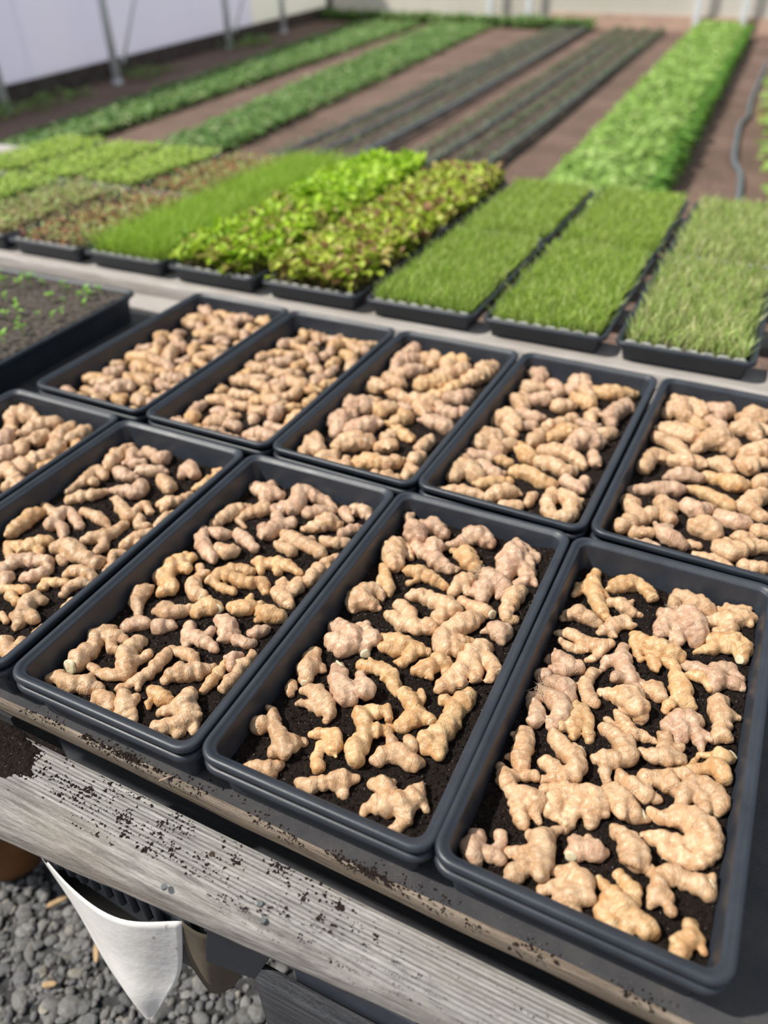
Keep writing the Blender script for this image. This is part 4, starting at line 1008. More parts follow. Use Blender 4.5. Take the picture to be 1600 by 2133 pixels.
SPECIAL = {('F4', 10): 'clustered ginger root with fuzzy rootlets by the left wall of the right front tray',
           ('F4', 26): 'egg-shaped brownish ginger root ending in a big pale cut, right front tray',
           ('F4', 32): 'pinkish stubby ginger root with a round yellow cut face, near front of right tray',
           ('F4', 13): 'ginger root with a long thin curling tail in the middle of the right front tray',
           ('F4', 24): 'largest ginger root, many lobes folded together, right side of right front tray',
           ('F4', 25): 'broad ginger root with four downward stubs in the near half of the right front tray',
           ('F4', 37): 'lone ginger root in the near right corner of the right front tray',
           ('F4', 41): 'wrinkled pinkish ginger root with tangled rootlets, far half of right front tray',
           ('F4', 20): 'pale pink ginger root with two parallel fingers by the right wall, right front tray',
           ('F4', 22): 'orange ginger root with a bright white cut end, right wall of right front tray',
           ('F3', 21): 'heart-shaped ginger root with a large pale cut face on top, second front tray from right',
           ('F3', 19): 'knobbly greyish ginger cluster beside the left wall, second front tray from right',
           ('F3', 37): 'long ginger root with flared ends nearest the front right corner, second front tray from right',
           ('F3', 35): 'long wavy ginger root nearest the front rim, second front tray from right',
           ('F3', 31): 'tall branching golden ginger root with cut foot, near half, second front tray from right',
           ('F2', 0): 'thick ginger root with broad flat cut end, near left corner, third front tray',
           ('F2', 8): 'bulky three-lobed ginger root in the near right corner, third front tray from right',
           ('F2', 2): 'curved ginger root shaped like a tick mark, near end, third front tray from right',
           ('F1', 19): 'fat sausage-like ginger root with a cut end, fourth front tray from right',
           ('B4', 37): 'ring-shaped ginger root in the near right corner of the fourth back tray'}
TW_ = {'t': 'tan', 'p': 'pinkish tan', 'g': 'golden tan'}
cnt_t = {}; rec = []
for R in ALL:
    i = cnt_t.get(R[0], 0); cnt_t[R[0]] = i + 1
    P = [p for c in R[2] for p in c]; u, v = w2loc(R[0], np.mean([p[0] for p in P]), np.mean([p[1] for p in P]))
    R += [i, u, v]
lanes = {}
for k, R in enumerate(ALL):
    lanes.setdefault((R[0], int(min(2, max(0, R[5] // (TW / 3 + 1e-9))))), []).append(k)
lab = {}
for (t, ln), ks in lanes.items():
    ks.sort(key=lambda k: ALL[k][6])
    nl = len(ks)
    for j, k in enumerate(ks):
        R = ALL[k]; nf = len(R[2]) - 1
        L = sum(math.dist(a[:2], b[:2]) for a, b in zip(R[2][0], R[2][0][1:])); rr = np.mean([p[2] for p in R[2][0]])
        if nf == 0: shp = 'elongated' if L > rr * 3.2 else 'stubby'
        elif nf == 1: shp = 'forked'
        elif nf == 2: shp = 'three-fingered'
        else: shp = 'many-fingered'
        side = ['left side', 'middle', 'right side'][ln]
        lab[k] = '%s %s ginger, %s, %s, %s from near end' % (TW_[R[1]], shp, TN[t], side, ORD[j + 1] if j + 1 < len(ORD) else 'last')
        if (t, R[4]) in SPECIAL: lab[k] = SPECIAL[(t, R[4])]
flip = None
for k, R in enumerate(ALL):
    t, tint, ch, extra = R[:4]; rs = np.random.default_rng(100 + k)
    (cx, cy), C3, ex = finish_root(t, tint, ch, extra, rs)
    h = {'F4': .0016, 'F3': .0017, 'F2': .0019, 'F1': .0024}.get(t, .0028)
    V, F, ring = root_mesh(C3, h, rs)
    if flip is None:
        a, b, c = V[F[:, 0]], V[F[:, 1]], V[F[:, 2]]; flip = float(np.einsum('ij,ij->i', a - V.mean(0), np.cross(b - V.mean(0), c - V.mean(0))).sum()) < 0
    if flip: F = F[:, ::-1]
    o = obj('ginger_root', mesh_np('ginger_root', V, F, True, {'ring': ring}), GT[tint], loc=(cx, cy, SZ))
    if len(lab[k].split()) > 16: print('LONG', lab[k])
    tag(o, lab[k], 'ginger', 'ginger roots in the ' + TN[t])
    for kk, (x, y, r) in ex:
        allp = [p for c in C3 for p in c]; near = min(allp, key=lambda p: (p[0] - x) ** 2 + (p[1] - y) ** 2)
        if kk == 'c':
            d = Vector((x - near[0], y - near[1], 0)); 
            if d.length < 1e-4: d = Vector((0.0, -1, 0))
            d.normalize(); nrm = (d * 1.0 + Vector((0.05, -.25, .42))).normalized()
            r = min(r * 1.1, near[3] * .86)
            q = nrm.to_track_quat('Z', 'Y'); ctr = Vector(near[:3]) + nrm * (near[3] * .80)
            A = []; 
            for a_, (rr, zz) in enumerate(((1.02, -.30), (1.0, -.06), (.90, .03), (.55, .06), (.2, .07))):
                for s_ in range(18):
                    w_ = 2 * math.pi * s_ / 18; jag = 1 + .06 * math.sin(3 * w_ + k) + .04 * math.sin(5 * w_ + 2 * k)
                    A.append(ctr + q @ Vector((math.cos(w_) * rr * r * jag, math.sin(w_) * rr * r * jag, zz * r)))
            Fc = [(a_ * 18 + s_, a_ * 18 + (s_ + 1) % 18, (a_ + 1) * 18 + (s_ + 1) % 18, (a_ + 1) * 18 + s_) for a_ in range(4) for s_ in range(18)]
            me = bpy.data.meshes.new('cut_face'); me.from_pydata(A, [], Fc + [tuple(72 + s_ for s_ in range(18))])
            for p in me.polygons: p.use_smooth = True
            c_ = obj('cut_face', me, CUT, o); c_['label'] = 'pale cut end'
        else:
            mb = MB()
            for q in range(46):
                a_ = rs.uniform(0, 6.28); rr = rs.uniform(0, .8) * r * 1.3; bx, by = x + math.cos(a_) * rr, y + math.sin(a_) * rr
                z0 = near[2] + near[3] * .98 + rs.uniform(-.001, .002); p0 = Vector((bx, by, z0)); pts = [p0]; dd = Vector((rs.normal(), rs.normal(), rs.uniform(.1, .8))).normalized()
                for st_ in range(5):
                    dd = (dd + Vector(rs.normal(0, .35, 3))).normalized(); pts.append(pts[-1] + dd * .0028)
                mb.tube(pts, .00022, 4)
            c_ = mb.build('rootlets', ROOTLET, o, smooth=True); c_['label'] = 'tangle of thin pale rootlets'
VS = []; FS = []; RG = []; MI = []; b0 = 0
for k, R in enumerate(B2[NIND:] + B1):
    rs = np.random.default_rng(900 + k); (cx, cy), C3, ex = finish_root(*R[:4], rs)
    V, F, ring = root_mesh(C3, .0034, rs)
    if flip: F = F[:, ::-1]
    VS.append(V + np.array([cx, cy, 0])); FS.append(F + b0); RG.append(ring); b0 += len(V); MI += [k % 3] * len(F)
o = obj('ginger_pieces', mesh_np('ginger_pieces', np.concatenate(VS), np.concatenate(FS), True, {'ring': np.concatenate(RG)}), GT['t'], loc=(0, 0, SZ))
o.data.materials.append(GT['p']); o.data.materials.append(GT['g']); o.data.polygons.foreach_set('material_index', MI)
tag(o, 'many small ginger pieces filling the two leftmost back trays', 'ginger', kind='stuff')

# ---------------------------------------------------------------- spilled soil
def lumps(name, items, mat, label, cat):
    base = []
    import itertools
    phi = (1 + 5 ** .5) / 2
    ico = np.array([(-1, phi, 0), (1, phi, 0), (-1, -phi, 0), (1, -phi, 0), (0, -1, phi), (0, 1, phi), (0, -1, -phi), (0, 1, -phi), (phi, 0, -1), (phi, 0, 1), (-phi, 0, -1), (-phi, 0, 1)]) / 1.9
    fc = np.array([(0,11,5),(0,5,1),(0,1,7),(0,7,10),(0,10,11),(1,5,9),(5,11,4),(11,10,2),(10,7,6),(7,1,8),(3,9,4),(3,4,2),(3,2,6),(3,6,8),(3,8,9),(4,9,5),(2,4,11),(6,2,10),(8,6,7),(9,8,1)])
    Vs = []; Fs = []
    for i, (x, y, z, s) in enumerate(items):
        d = RNG.uniform(.55, 1.35, (12, 1)); sc = np.array([RNG.uniform(.7, 1.5), RNG.uniform(.7, 1.3), RNG.uniform(.5, .8)])
        a = RNG.uniform(0, 6.28); c_, s_ = math.cos(a), math.sin(a)
        v = ico * d * sc; v = np.stack([v[:, 0] * c_ - v[:, 1] * s_, v[:, 0] * s_ + v[:, 1] * c_, v[:, 2]], 1) * s + (x, y, z + s * .3)
        Vs.append(v); Fs.append(fc + 12 * i)
    return tag(obj(name, mesh_np(name, np.concatenate(Vs), np.concatenate(Fs), False), mat), label, cat, kind='stuff')
CR = mat_simple('soil_crumb', (0.020, 0.012, 0.010), 0.9, 0.2, 300, .5)
it = []
TB = TZ
def btop(x, y):                                  # height of the front board at (x, y)
    return TB - .0006 - .0035 * max(0, min(1, (-.0245 - y) / .06)) ** 3
for _ in range(2400):
    x = float(RNG.triangular(-.56, -.44, .06)); y = float(RNG.uniform(-.088, -.027)); s = float(RNG.lognormal(-7.25, .5))
    if noise.noise(Vector((x * 22, y * 40, 1))) > -.05: it.append((x, y, btop(x, y), min(s, .0026)))
for cx, cy, n_, sp in ((-.405, -.050, 60, .006), (-.345, -.055, 40, .005), (-.33, -.072, 22, .0035), (-.27, -.065, 20, .003), (-.155, -.029, 70, .007), (-.20, -.045, 24, .003),
                      (-.115, -.046, 18, .003), (-.075, -.040, 22, .003), (-.03, -.049, 8, .002), (-.09, -.058, 10, .0025), (-.30, -.045, 16, .003), (-.365, -.075, 14, .003)):
    for _ in range(n_):
        x, y = RNG.normal(cx, sp), RNG.normal(cy, sp * .8)
        if y < -.027: it.append((x, y, btop(x, y), RNG.uniform(.0007, .0019)))
for _ in range(420):
    x, y = float(RNG.uniform(-.3, .35)), float(RNG.uniform(-.095, -.027))
    it.append((x, y, btop(x, y) - (.004 if y < -.075 else 0), RNG.uniform(.0003, .0008)))
lumps('soil_crumbs', it, CR, 'dark soil crumbs scattered over the ribbed front board', 'soil crumbs')
it = []
for _ in range(900):
    x = float(RNG.uniform(-.62, .30)); y = float(RNG.normal(.008, .0065))
    if -.003 < y < .03 and noise.noise(Vector((x * 14, y * 30, 5))) > -.02: it.append((x, y, TB + .0008, RNG.uniform(.0004, .0017)))
for cx in (-.40, -.385, -.10, -.075, -.06, -.05, -.43, -.46):
    for _ in range(45):
        x, y = RNG.normal(cx, .009), RNG.normal(.006, .003)
        if y > -.003: it.append((x, y, TB + .0008, RNG.uniform(.0006, .0018)))
lumps('cloth_crumbs', it, CR, 'soil crumbs trailing along the front edge of the ground cloth', 'soil crumbs')
# heap
P = []; n_ = 70
for j in range(n_):
    for i in range(n_):
        u, v = i / (n_ - 1) * 2 - 1, j / (n_ - 1) * 2 - 1
        x, y = -.556 + u * .082, -.052 + v * .034
        r_ = math.hypot(u, v); z = max(0, 1 - r_ ** 1.7 + .35 * noise.noise(Vector((u * 3, v * 3, 1)))) * .016 * (r_ < 1)
        z += (.0022 * noise.noise(Vector((x * 300, y * 300, 1))) + .0022 * noise.noise(Vector((x * 140, y * 140, 1)))) * min(1, z / .004)
        P.append((x + .556, y + .052, z - .0045))
F = [(j * n_ + i, j * n_ + i + 1, (j + 1) * n_ + i + 1, (j + 1) * n_ + i) for j in range(n_ - 1) for i in range(n_ - 1)]
tag(obj('soil_heap', mesh_np('soil_heap', P, F), SOIL, loc=(-.556, -.052, TB)), 'small heap of dark potting soil spilled on the left of the front board', 'soil', kind='stuff')
it = []
for _ in range(500):
    a_ = RNG.uniform(0, 6.28); r_ = RNG.uniform(.5, 1.25); x, y = -.556 + math.cos(a_) * r_ * .072, -.052 + math.sin(a_) * r_ * .026
    if y < -.027: it.append((x, y, btop(x, y), RNG.uniform(.0007, .002)))
lumps('heap_crumbs', it, CR, 'loose crumbs around the spilled soil heap on the left', 'soil crumbs')
SPL = mat_simple('dry_splinter', (0.42, 0.33, 0.24), .8, .2)
mb = MB(); mb.tube([(-.007, -.007, 0), (0, 0, .0012), (.006, .007, .0004)], [.0006, .0011, .0005], 6)
tag(mb.build('wood_splinter', SPL, loc=(-.331, .003, TB + .002), smooth=True), 'thin pale wood splinter lying on the cloth edge between two front trays', 'splinter')

# ---------------------------------------------------------------- plants
def blades(n, x0, x1, y0, y1, z, h, wd, cols, lean=.3, curve=.3, hfun=None, dens=None):
    x = RNG.uniform(x0, x1, n); y = RNG.uniform(y0, y1, n)
    if dens is not None:
        m = dens(x, y) > RNG.uniform(0, 1, n); x, y = x[m], y[m]; n = len(x)
    a = RNG.uniform(0, 2 * np.pi, n); H = h * RNG.uniform(.55, 1.1, n) * (hfun(x, y) if hfun else 1)
    dx, dy = np.cos(a), np.sin(a); l = RNG.uniform(0, lean, n); b = RNG.uniform(0, 2 * np.pi, n); wx, wy = np.cos(b) * wd / 2, np.sin(b) * wd / 2
    V = np.zeros((n, 6, 3)); 
    for k, (t, ww) in enumerate(((0, .6), (.55, 1.0), (1.0, .35))):
        off = l * H * (t + curve * t * t)
        for s_, q in ((-1, 0), (1, 1)):
            V[:, 2 * k + q, 0] = x + dx * off + s_ * wx * ww; V[:, 2 * k + q, 1] = y + dy * off + s_ * wy * ww
            V[:, 2 * k + q, 2] = z + H * t * (1 - .12 * curve * t)
    i = np.arange(n)[:, None] * 6
    F = np.stack([i + np.array([0, 1, 3, 2]), i + np.array([2, 3, 5, 4])], 1).reshape(-1, 4)
    cols = np.array(cols); c = cols[RNG.integers(0, len(cols), n)] * RNG.uniform(.8, 1.2, (n, 1))
    return V.reshape(-1, 3), F, np.repeat(c, 6, 0)
LG = [(u, v) for v in (-1, -.2, .6, 1) for u in (-1, 0, 1)]
def leaves(x, y, z, size, cols, tilt=(.2, 1.1), asp=.6, cup=.25, wav=.12, jit=.25):
    n = len(x); a = RNG.uniform(0, 2 * np.pi, n); tl = RNG.uniform(*tilt, n); S = size * RNG.uniform(.65, 1.25, n)
    F_ = np.stack([np.cos(a) * np.cos(tl), np.sin(a) * np.cos(tl), np.sin(tl)], 1); R_ = np.stack([-np.sin(a), np.cos(a), np.zeros(n)], 1)
    U_ = np.cross(R_, F_) * -1
    V = np.zeros((n, 12, 3)); P0 = np.stack([x, y, z], 1)
    for k, (u, v) in enumerate(LG):
        wdt = {-1: .25, -.2: .85, .6: 1.0, 1: .45}[v]
        q = P0 + F_ * (S * (v * .5 + .5))[:, None] + R_ * (S * asp * .5 * u * wdt)[:, None] + U_ * (S * (cup * u * u * .5 - .25 * (v * .5 + .5) ** 2 + RNG.normal(0, wav, n) * .25))[:, None]
        V[:, k] = q
    b = np.array([[r * 3 + c, r * 3 + c + 1, r * 3 + c + 4, r * 3 + c + 3] for r in range(3) for c in range(2)])
    F = (np.arange(n)[:, None, None] * 12 + b[None]).reshape(-1, 4)
    cols = np.array(cols); c = cols[RNG.integers(0, len(cols), n)] * RNG.uniform(1 - jit, 1 + jit, (n, 1))
    return V.reshape(-1, 3), F, np.repeat(c, 12, 0)
def join(parts):
    Vs, Fs, Cs = [], [], []; b = 0
    for V, F, c in parts: Vs.append(V); Fs.append(F + b); Cs.append(c); b += len(V)
    return np.concatenate(Vs), np.concatenate(Fs), np.concatenate(Cs)
def crop(name, parts, label, cat, loc=(0, 0, 0), mat=None):
    V, F, c = join(parts); o = obj(name, mesh_np(name, V - np.array(loc), F, True, col=np.clip(c, 0, 1)), mat or LEAF, loc=loc)
    return tag(o, label, cat, kind='stuff')
G1 = [(.34, .50, .07), (.41, .58, .10), (.50, .62, .15), (.26, .41, .06), (.56, .62, .24)]
GP = [(.46, .58, .17), (.54, .62, .24), (.38, .52, .14), (.60, .58, .30)]
GF = [(.34, .52, .06), (.42, .60, .08), (.38, .54, .07)]
LIME = [(.44, .66, .04), (.52, .72, .06), (.36, .58, .04), (.58, .74, .12)]
REDG = [(.46, .56, .06), (.54, .66, .08), (.34, .19, .10), (.50, .42, .13), (.60, .64, .16), (.42, .56, .06), (.52, .60, .09)]
LIMR = [(.42, .62, .04), (.50, .68, .07), (.32, .52, .04), (.40, .36, .10), (.48, .64, .06)]
BEET = [(.42, .14, .08), (.48, .24, .13), (.36, .44, .13), (.50, .50, .22), (.42, .50, .18)]
MIXP = [(.44, .52, .18), (.52, .56, .26), (.46, .32, .18), (.36, .50, .12)]
FL = .585
FLM = tray_meshes(.286, FL, .046, 'flat')
INS = mat_simple('cell_insert_plastic', (0.40, 0.40, 0.38), .5, .4, 40, .3)
SOIL2 = mat_simple('flat_soil', (0.085, 0.070, 0.050), .95, .1, 90, .7, 1, 150, .006)
cols_x = [.2 + .004 + .305 * (-k) for k in range(0, 12)]
kinds = [  # column from the right edge leftwards: near crop, far crop
    ('pale', 'pale'), ('pale', 'pale'), ('grass', 'grass'), ('grass', 'grass'), ('redlet', 'redlet'), ('limelet', 'lime'), ('fine', 'fine'), ('beet', 'beet'),
    ('mixp', 'limesp'), ('limesp', 'limesp'), ('limesp', 'limesp')]
COLN = ['farthest right', 'second from right', 'third from right', 'fourth from right', 'fifth from right', 'sixth from right',
        'seventh from right', 'eighth from right', 'ninth from right', 'tenth from right', 'farthest left']
KL = {'pale': ('sprouts', 'pale thin grassy sprouts'), 'grass': ('sprouts', 'dense mid-green grassy sprouts'), 'redlet': ('lettuce', 'green and wine-red baby lettuce'),
      'limelet': ('lettuce', 'lime baby lettuce with dark stems'), 'lime': ('lettuce', 'bright lime baby lettuce'), 'fine': ('sprouts', 'fine feathery green sprouts'),
      'beet': ('sprouts', 'sparse red-stemmed sprouts'), 'mixp': ('sprouts', 'pale green and reddish sprouts'), 'limesp': ('sprouts', 'light lime-green sprouts')}
for ci, (k1, k2) in enumerate(kinds):
    for ri, kd in enumerate((k1, k2)):
        x0 = cols_x[ci] + .004 + random.uniform(-.002, .002); y0 = (1.236, 1.826)[ri] + random.uniform(-.002, .002)
        ft = TZ2 + .0475
        where = '%s row, %s' % (('near', 'far')[ri], COLN[ci])
        e = tray('sprout_flat', x0, y0, ft, 0, 'black flat of %s, %s' % (KL[kd][1], where), 'tray', 'sprout flats behind the ginger', FLM)
        for y1_, y2_ in ((.0165, .0245), (FL - .0225, FL - .0165)):
            V = []; F = []; nn = 33
            for q in range(nn):
                xx = .0165 + .253 * q / (nn - 1); zz = -.0015 - (.0065 if q % 4 == 0 else 0)
                V += [(xx, y1_, -.012), (xx, y1_, zz), (xx, y2_, zz), (xx, y2_, -.012)]
            for q in range(nn - 1): F += [(q * 4 + k, q * 4 + (k + 1) % 4, q * 4 + 4 + (k + 1) % 4, q * 4 + 4 + k) for k in range(4)]
            F += [(0, 1, 2, 3), (nn * 4 - 1, nn * 4 - 2, nn * 4 - 3, nn * 4 - 4)]
            mb = MB(); mb.add(V, F); q = mb.build('cell_insert', INS, e); q['label'] = 'light grey insert edge'
        mb = MB(); mb.box(.022, .264, .026, FL - .026, -.040, -.010)
        s_ = mb.build('sprout_soil', SOIL2, loc=(x0, y0, ft)); tag(s_, 'brown soil under the sprouts, ' + where, 'soil', kind='stuff')
        X0, X1, Y0, Y1, Z = x0 + .019, x0 + .267, y0 + .026, y0 + FL - .012, ft - .010
        if kd == 'grass': parts = [blades(9500, X0, X1, Y0, Y1, Z, .038, .0026, G1, .6, .5)]
        elif kd == 'pale':
            parts = [blades(3400, X0, X1, Y0, Y1, Z, .042, .0034, GP, .6, .5)]
        elif kd == 'fine': parts = [blades(6500, X0, X1, Y0, Y1, Z, .070, .0016, GF, .75, .9)]
        elif kd in ('redlet', 'limelet', 'lime'):
            n = {'redlet': 1700, 'limelet': 1500, 'lime': 2400}[kd]; x = RNG.uniform(X0, X1, n); y = RNG.uniform(Y0, Y1, n); hz = RNG.uniform(.008, .050 if kd != 'lime' else .062, n)
            parts = [leaves(x, y, Z + hz, .031, {'redlet': REDG, 'limelet': LIMR, 'lime': LIME}[kd], (.1, 1.35), .62, .5, .3),
                     blades(900, X0, X1, Y0, Y1, Z, .045, .002, [(.30, .20, .08), (.34, .40, .10)], .5, .3)]
        else:
            n = {'beet': 1100, 'mixp': 1400, 'limesp': 2200}[kd]; x = RNG.uniform(X0, X1, n); y = RNG.uniform(Y0, Y1, n); hz = RNG.uniform(.008, .030, n)
            parts = [leaves(x, y, Z + hz, .016, {'beet': BEET, 'mixp': MIXP, 'limesp': [(.44, .60, .12), (.52, .64, .16), (.38, .56, .10)]}[kd], (-.1, .9), .5, .2, .2),
                     blades(700, X0, X1, Y0, Y1, Z, .028, .0015, [(.42, .14, .10), (.40, .40, .16)] if kd != 'limesp' else [(.36, .48, .14)], .4, .2)]
        crop(KL[kd][0], parts, '%s, %s' % (KL[kd][1], where), KL[kd][0], (x0, y0, ft))
# seedling flat on the left of the ginger bench
SW, SL_ = .565, .5465
SM = tray_meshes(SW, SL_, .0765, 'wide_flat')
sx, sy, sz_ = -1.822, .508, TZ + .0022 + .0765
e = tray('seedling_flat', sx, sy, sz_, .02, 'wide black flat of young seedlings left of the ginger trays', 'tray', None, SM)
P = []; nx, ny = 150, 140
for j in range(ny):
    for i in range(nx):
        u, v = .021 + (SW - .042) * i / (nx - 1), .021 + (SL_ - .042) * j / (ny - 1)
        P.append((u, v, -.004 + .004 * noise.noise(Vector((u * 60, v * 60, 2))) + .003 * noise.noise(Vector((u * 150, v * 150, 2)))))
F = [(j * nx + i, j * nx + i + 1, (j + 1) * nx + i + 1, (j + 1) * nx + i) for j in range(ny - 1) for i in range(nx - 1)]
SOIL3 = mat_simple('seedling_soil', (0.095, 0.080, 0.068), .95, .2, 130, .9, 1, 200, .006)
o = obj('seedling_soil', mesh_np('seedling_soil', P, F), SOIL3, loc=(sx, sy, sz_)); o.rotation_euler.z = .02
s_ = o.modifiers.new('thick', 'SOLIDIFY'); s_.thickness = .02; s_.offset = -1
tag(o, 'dark crumbly soil in the wide seedling flat', 'soil', kind='stuff')
protos = []
for q in range(4):
    V, F, c = leaves(np.zeros(5), np.zeros(5), RNG.uniform(.010, .020, 5), .013, [(.26, .52, .06), (.32, .58, .10)], (.2, .9), .5, .2, .1)
    V2, F2, c2 = blades(4, -.001, .001, -.001, .001, 0, .022, .0016, [(.34, .50, .14)], .2, .2)
    V, F, c = join([(V, F, c), (V2, F2, c2)]); protos.append(mesh_np('seedling', V, F, True, col=c))
ns = 0
for j in range(11):
    for i in range(10):
        if RNG.uniform() < .2: continue
        u, v = .04 + (SW - .08) * (i + RNG.uniform(.2, .8)) / 10, .04 + (SL_ - .08) * (j + RNG.uniform(.2, .8)) / 11
        o = obj('seedling', protos[ns % 4], LEAF, loc=(sx + u - .02 * v, sy + v + .02 * u, sz_ - .004)); o.rotation_euler.z = RNG.uniform(0, 6.28); s_ = RNG.uniform(.7, 1.3); o.scale = (s_, s_, s_ * 1.1)
        tag(o, 'tiny green seedling in the wide left flat, row %s from back, %s from right' % (ORD[11 - j], ORD[10 - i]), 'seedling', 'seedlings in the wide flat'); ns += 1

# ---------------------------------------------------------------- the beds
def strip(n, L0, L1, R0, R1):                    # random points between two ground lines, each given at its near and far end
    t = RNG.uniform(0, 1, n); s = RNG.uniform(0, 1, n); L0, L1, R0, R1 = map(np.array, (L0, L1, R0, R1))
    p = (L0 + (L1 - L0) * t[:, None]) * (1 - s[:, None]) + (R0 + (R1 - R0) * t[:, None]) * s[:, None]; return p[:, 0], p[:, 1], s, t
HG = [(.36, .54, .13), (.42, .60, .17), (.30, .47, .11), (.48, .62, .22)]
x, y, s, t = strip(34000, (-1.30, 3.6), (-2.02, 16.4), (-.52, 3.6), (-1.06, 16.3))
prof = 1 - np.abs(s * 2 - 1) ** 6
z = RNG.uniform(.55, 1.0, len(x)) * .27 * (prof * .75 + .25) * (1 + .10 * np.sin(x * 9) * np.sin(y * 7))
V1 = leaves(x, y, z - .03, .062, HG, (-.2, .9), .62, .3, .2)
x, y, s, t = strip(7000, (-.60, 3.6), (-1.10, 16.3), (-.52, 3.6), (-1.04, 16.3)); V2 = leaves(x, y, RNG.uniform(0, .22, len(x)), .055, [(.14, .30, .05), (.2, .4, .07)], (-.2, .7), .62, .3, .2)  # right flank in darker greens, its shade put into the leaf colour
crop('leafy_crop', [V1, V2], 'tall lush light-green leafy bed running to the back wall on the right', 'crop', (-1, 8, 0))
DG = [(.15, .29, .08), (.20, .36, .10), (.26, .41, .13), (.13, .24, .07), (.38, .46, .22)]
x, y, s, t = strip(15000, (-6.35, 4.2), (-9.0, 17.0), (-5.85, 4.2), (-7.55, 16.9))
crop('green_crop', [leaves(x, y, RNG.uniform(.01, .09, len(x)), .065, DG, (-.1, .9), .65, .3, .2)], 'low dark green leafy bed nearest the left wall', 'crop', (-7, 9, 0))
x, y, s, t = strip(13000, (-4.85, 4.2), (-7.2, 17.0), (-4.25, 4.2), (-5.95, 16.9))
crop('green_crop', [leaves(x, y, RNG.uniform(.01, .09, len(x)), .065, DG, (-.1, .9), .65, .3, .2)], 'low dark green leafy bed, second from the left wall', 'crop', (-5.5, 9, 0))
x, y, s, t = strip(2600, (-10.5, 17.9), (-10.5, 18.2), (-3.9, 16.7), (-3.9, 17.0))
crop('weeds', [leaves(x, y, RNG.uniform(.0, .16, len(x)), .10, DG, (.1, 1.2), .6, .3, .2)], 'green strip of weeds along the foot of the back wall', 'weeds', (-7, 17, 0))
x, y, s, t = strip(480, (-8.1, 6), (-9.6, 14), (-7.6, 6), (-9.0, 14)); m_ = np.sin(y * 2.1) + np.sin(y * .9 + 1) > .3; x, y = x[m_], y[m_]
crop('weeds', [leaves(x, y, RNG.uniform(.0, .08, len(x)), .10, [(.28, .40, .12), (.2, .34, .08)], (.1, 1.0), .5, .3, .2)], 'sparse weeds along the foot of the lilac film wall', 'weeds', (-8.5, 10, 0))
x, y, s, t = strip(1500, (.12, 4.6), (-.35, 10.5), (.9, 4.6), (.4, 10.5))
crop('leafy_crop', [leaves(x, y, RNG.uniform(.02, .35, len(x)), .10, HG + [(.45, .42, .15)], (-.1, .9), .6, .3, .2)], 'leafy plants at the right edge beyond the sprout flats', 'crop', (.3, 7, 0))
# dark raised seed beds, their hoses and rows of seedlings
BEDM = mat_simple('damp_bed_soil', (0.105, 0.082, 0.068), .95, .15, 14, .5, 1, 40, .02)
SG = [(.17, .22, .12), (.14, .20, .11), (.22, .27, .15)]
def bed(L0, L1, R0, R1, lab, rows, nsd):
    nx, ny = 24, 160; P = []; L0, L1, R0, R1 = map(np.array, (L0, L1, R0, R1))
    for j in range(ny):
        a, b = L0 + (L1 - L0) * j / (ny - 1), R0 + (R1 - R0) * j / (ny - 1)
        for i in range(nx):
            s = i / (nx - 1); p = a + (b - a) * s
            P.append((p[0], p[1], .07 * (1 - abs(2 * s - 1) ** 5) + .02 * noise.noise(Vector((p[0] * 6, p[1] * 6, 0))) * (0 < i < nx - 1) - (.01 if i in (0, nx - 1) else 0)))
    F = [(j * nx + i, j * nx + i + 1, (j + 1) * nx + i + 1, (j + 1) * nx + i) for j in range(ny - 1) for i in range(nx - 1)]
    tag(obj('seed_bed', mesh_np('seed_bed', P, F), BEDM), lab[0], 'soil bed', kind='stuff')
    xs, ys = [], []
    for r in range(rows):
        s = (r + .5) / rows; n = nsd // rows; t = RNG.uniform(0, 1, n); p = (L0 + (L1 - L0) * t[:, None]) * (1 - s) + (R0 + (R1 - R0) * t[:, None]) * s
        xs.append(p[:, 0] + RNG.normal(0, .02, n)); ys.append(p[:, 1])
    x, y = np.concatenate(xs), np.concatenate(ys)
    crop('seedling_rows', [leaves(x, y, .06 + RNG.uniform(.0, .03, len(x)), .05, SG, (.1, 1.0), .4, .2, .2)], lab[1], 'seedlings', (float(x.mean()), float(y.mean()), 0))
bed((-3.90, 4.2), (-4.75, 17.2), (-2.95, 4.2), (-3.90, 17.0), ('damp dark seed bed left of centre with black hoses', 'small seedlings in rows on the seed bed left of centre'), 4, 2200)
bed((-2.70, 4.2), (-3.52, 16.8), (-1.85, 4.2), (-2.45, 16.7), ('damp dark seed bed beside the tall leafy bed', 'small seedlings in rows on the bed beside the leafy bed'), 4, 4200)
HOSE = mat_simple('grey_hose', (0.13, 0.15, 0.17), .5, .4)
def hose(pts, r, lab, grp='drip hoses on the beds'):
    P = catmull([(p[0], p[1], p[2]) for p in pts], 12); o0 = Vector(P[0]); mb = MB(); mb.tube([Vector(p) - o0 for p in P], r, 8)
    tag(mb.build('drip_hose', HOSE, loc=o0, smooth=True), lab, 'hose', grp)
hose([(-3.72, 4.3, .08), (-3.9, 8, .09), (-4.25, 13, .08), (-4.5, 17, .08)], .014, 'black drip hose on the left side of the seed bed left of centre')
hose([(-3.38, 4.3, .09), (-3.60, 8, .10), (-3.95, 12, .09), (-4.22, 17, .09)], .014, 'black drip hose down the middle of the seed bed left of centre')
hose([(-3.05, 4.3, .08), (-3.18, 7, .09), (-3.32, 9, .08), (-3.6, 12.5, .09), (-3.98, 16.9, .08)], .022, 'grey hose on the right side of the seed bed left of centre')
hose([(-2.40, 4.3, .09), (-2.55, 8, .10), (-2.95, 14, .09)], .012, 'black drip hose down the middle of the bed beside the leafy bed')
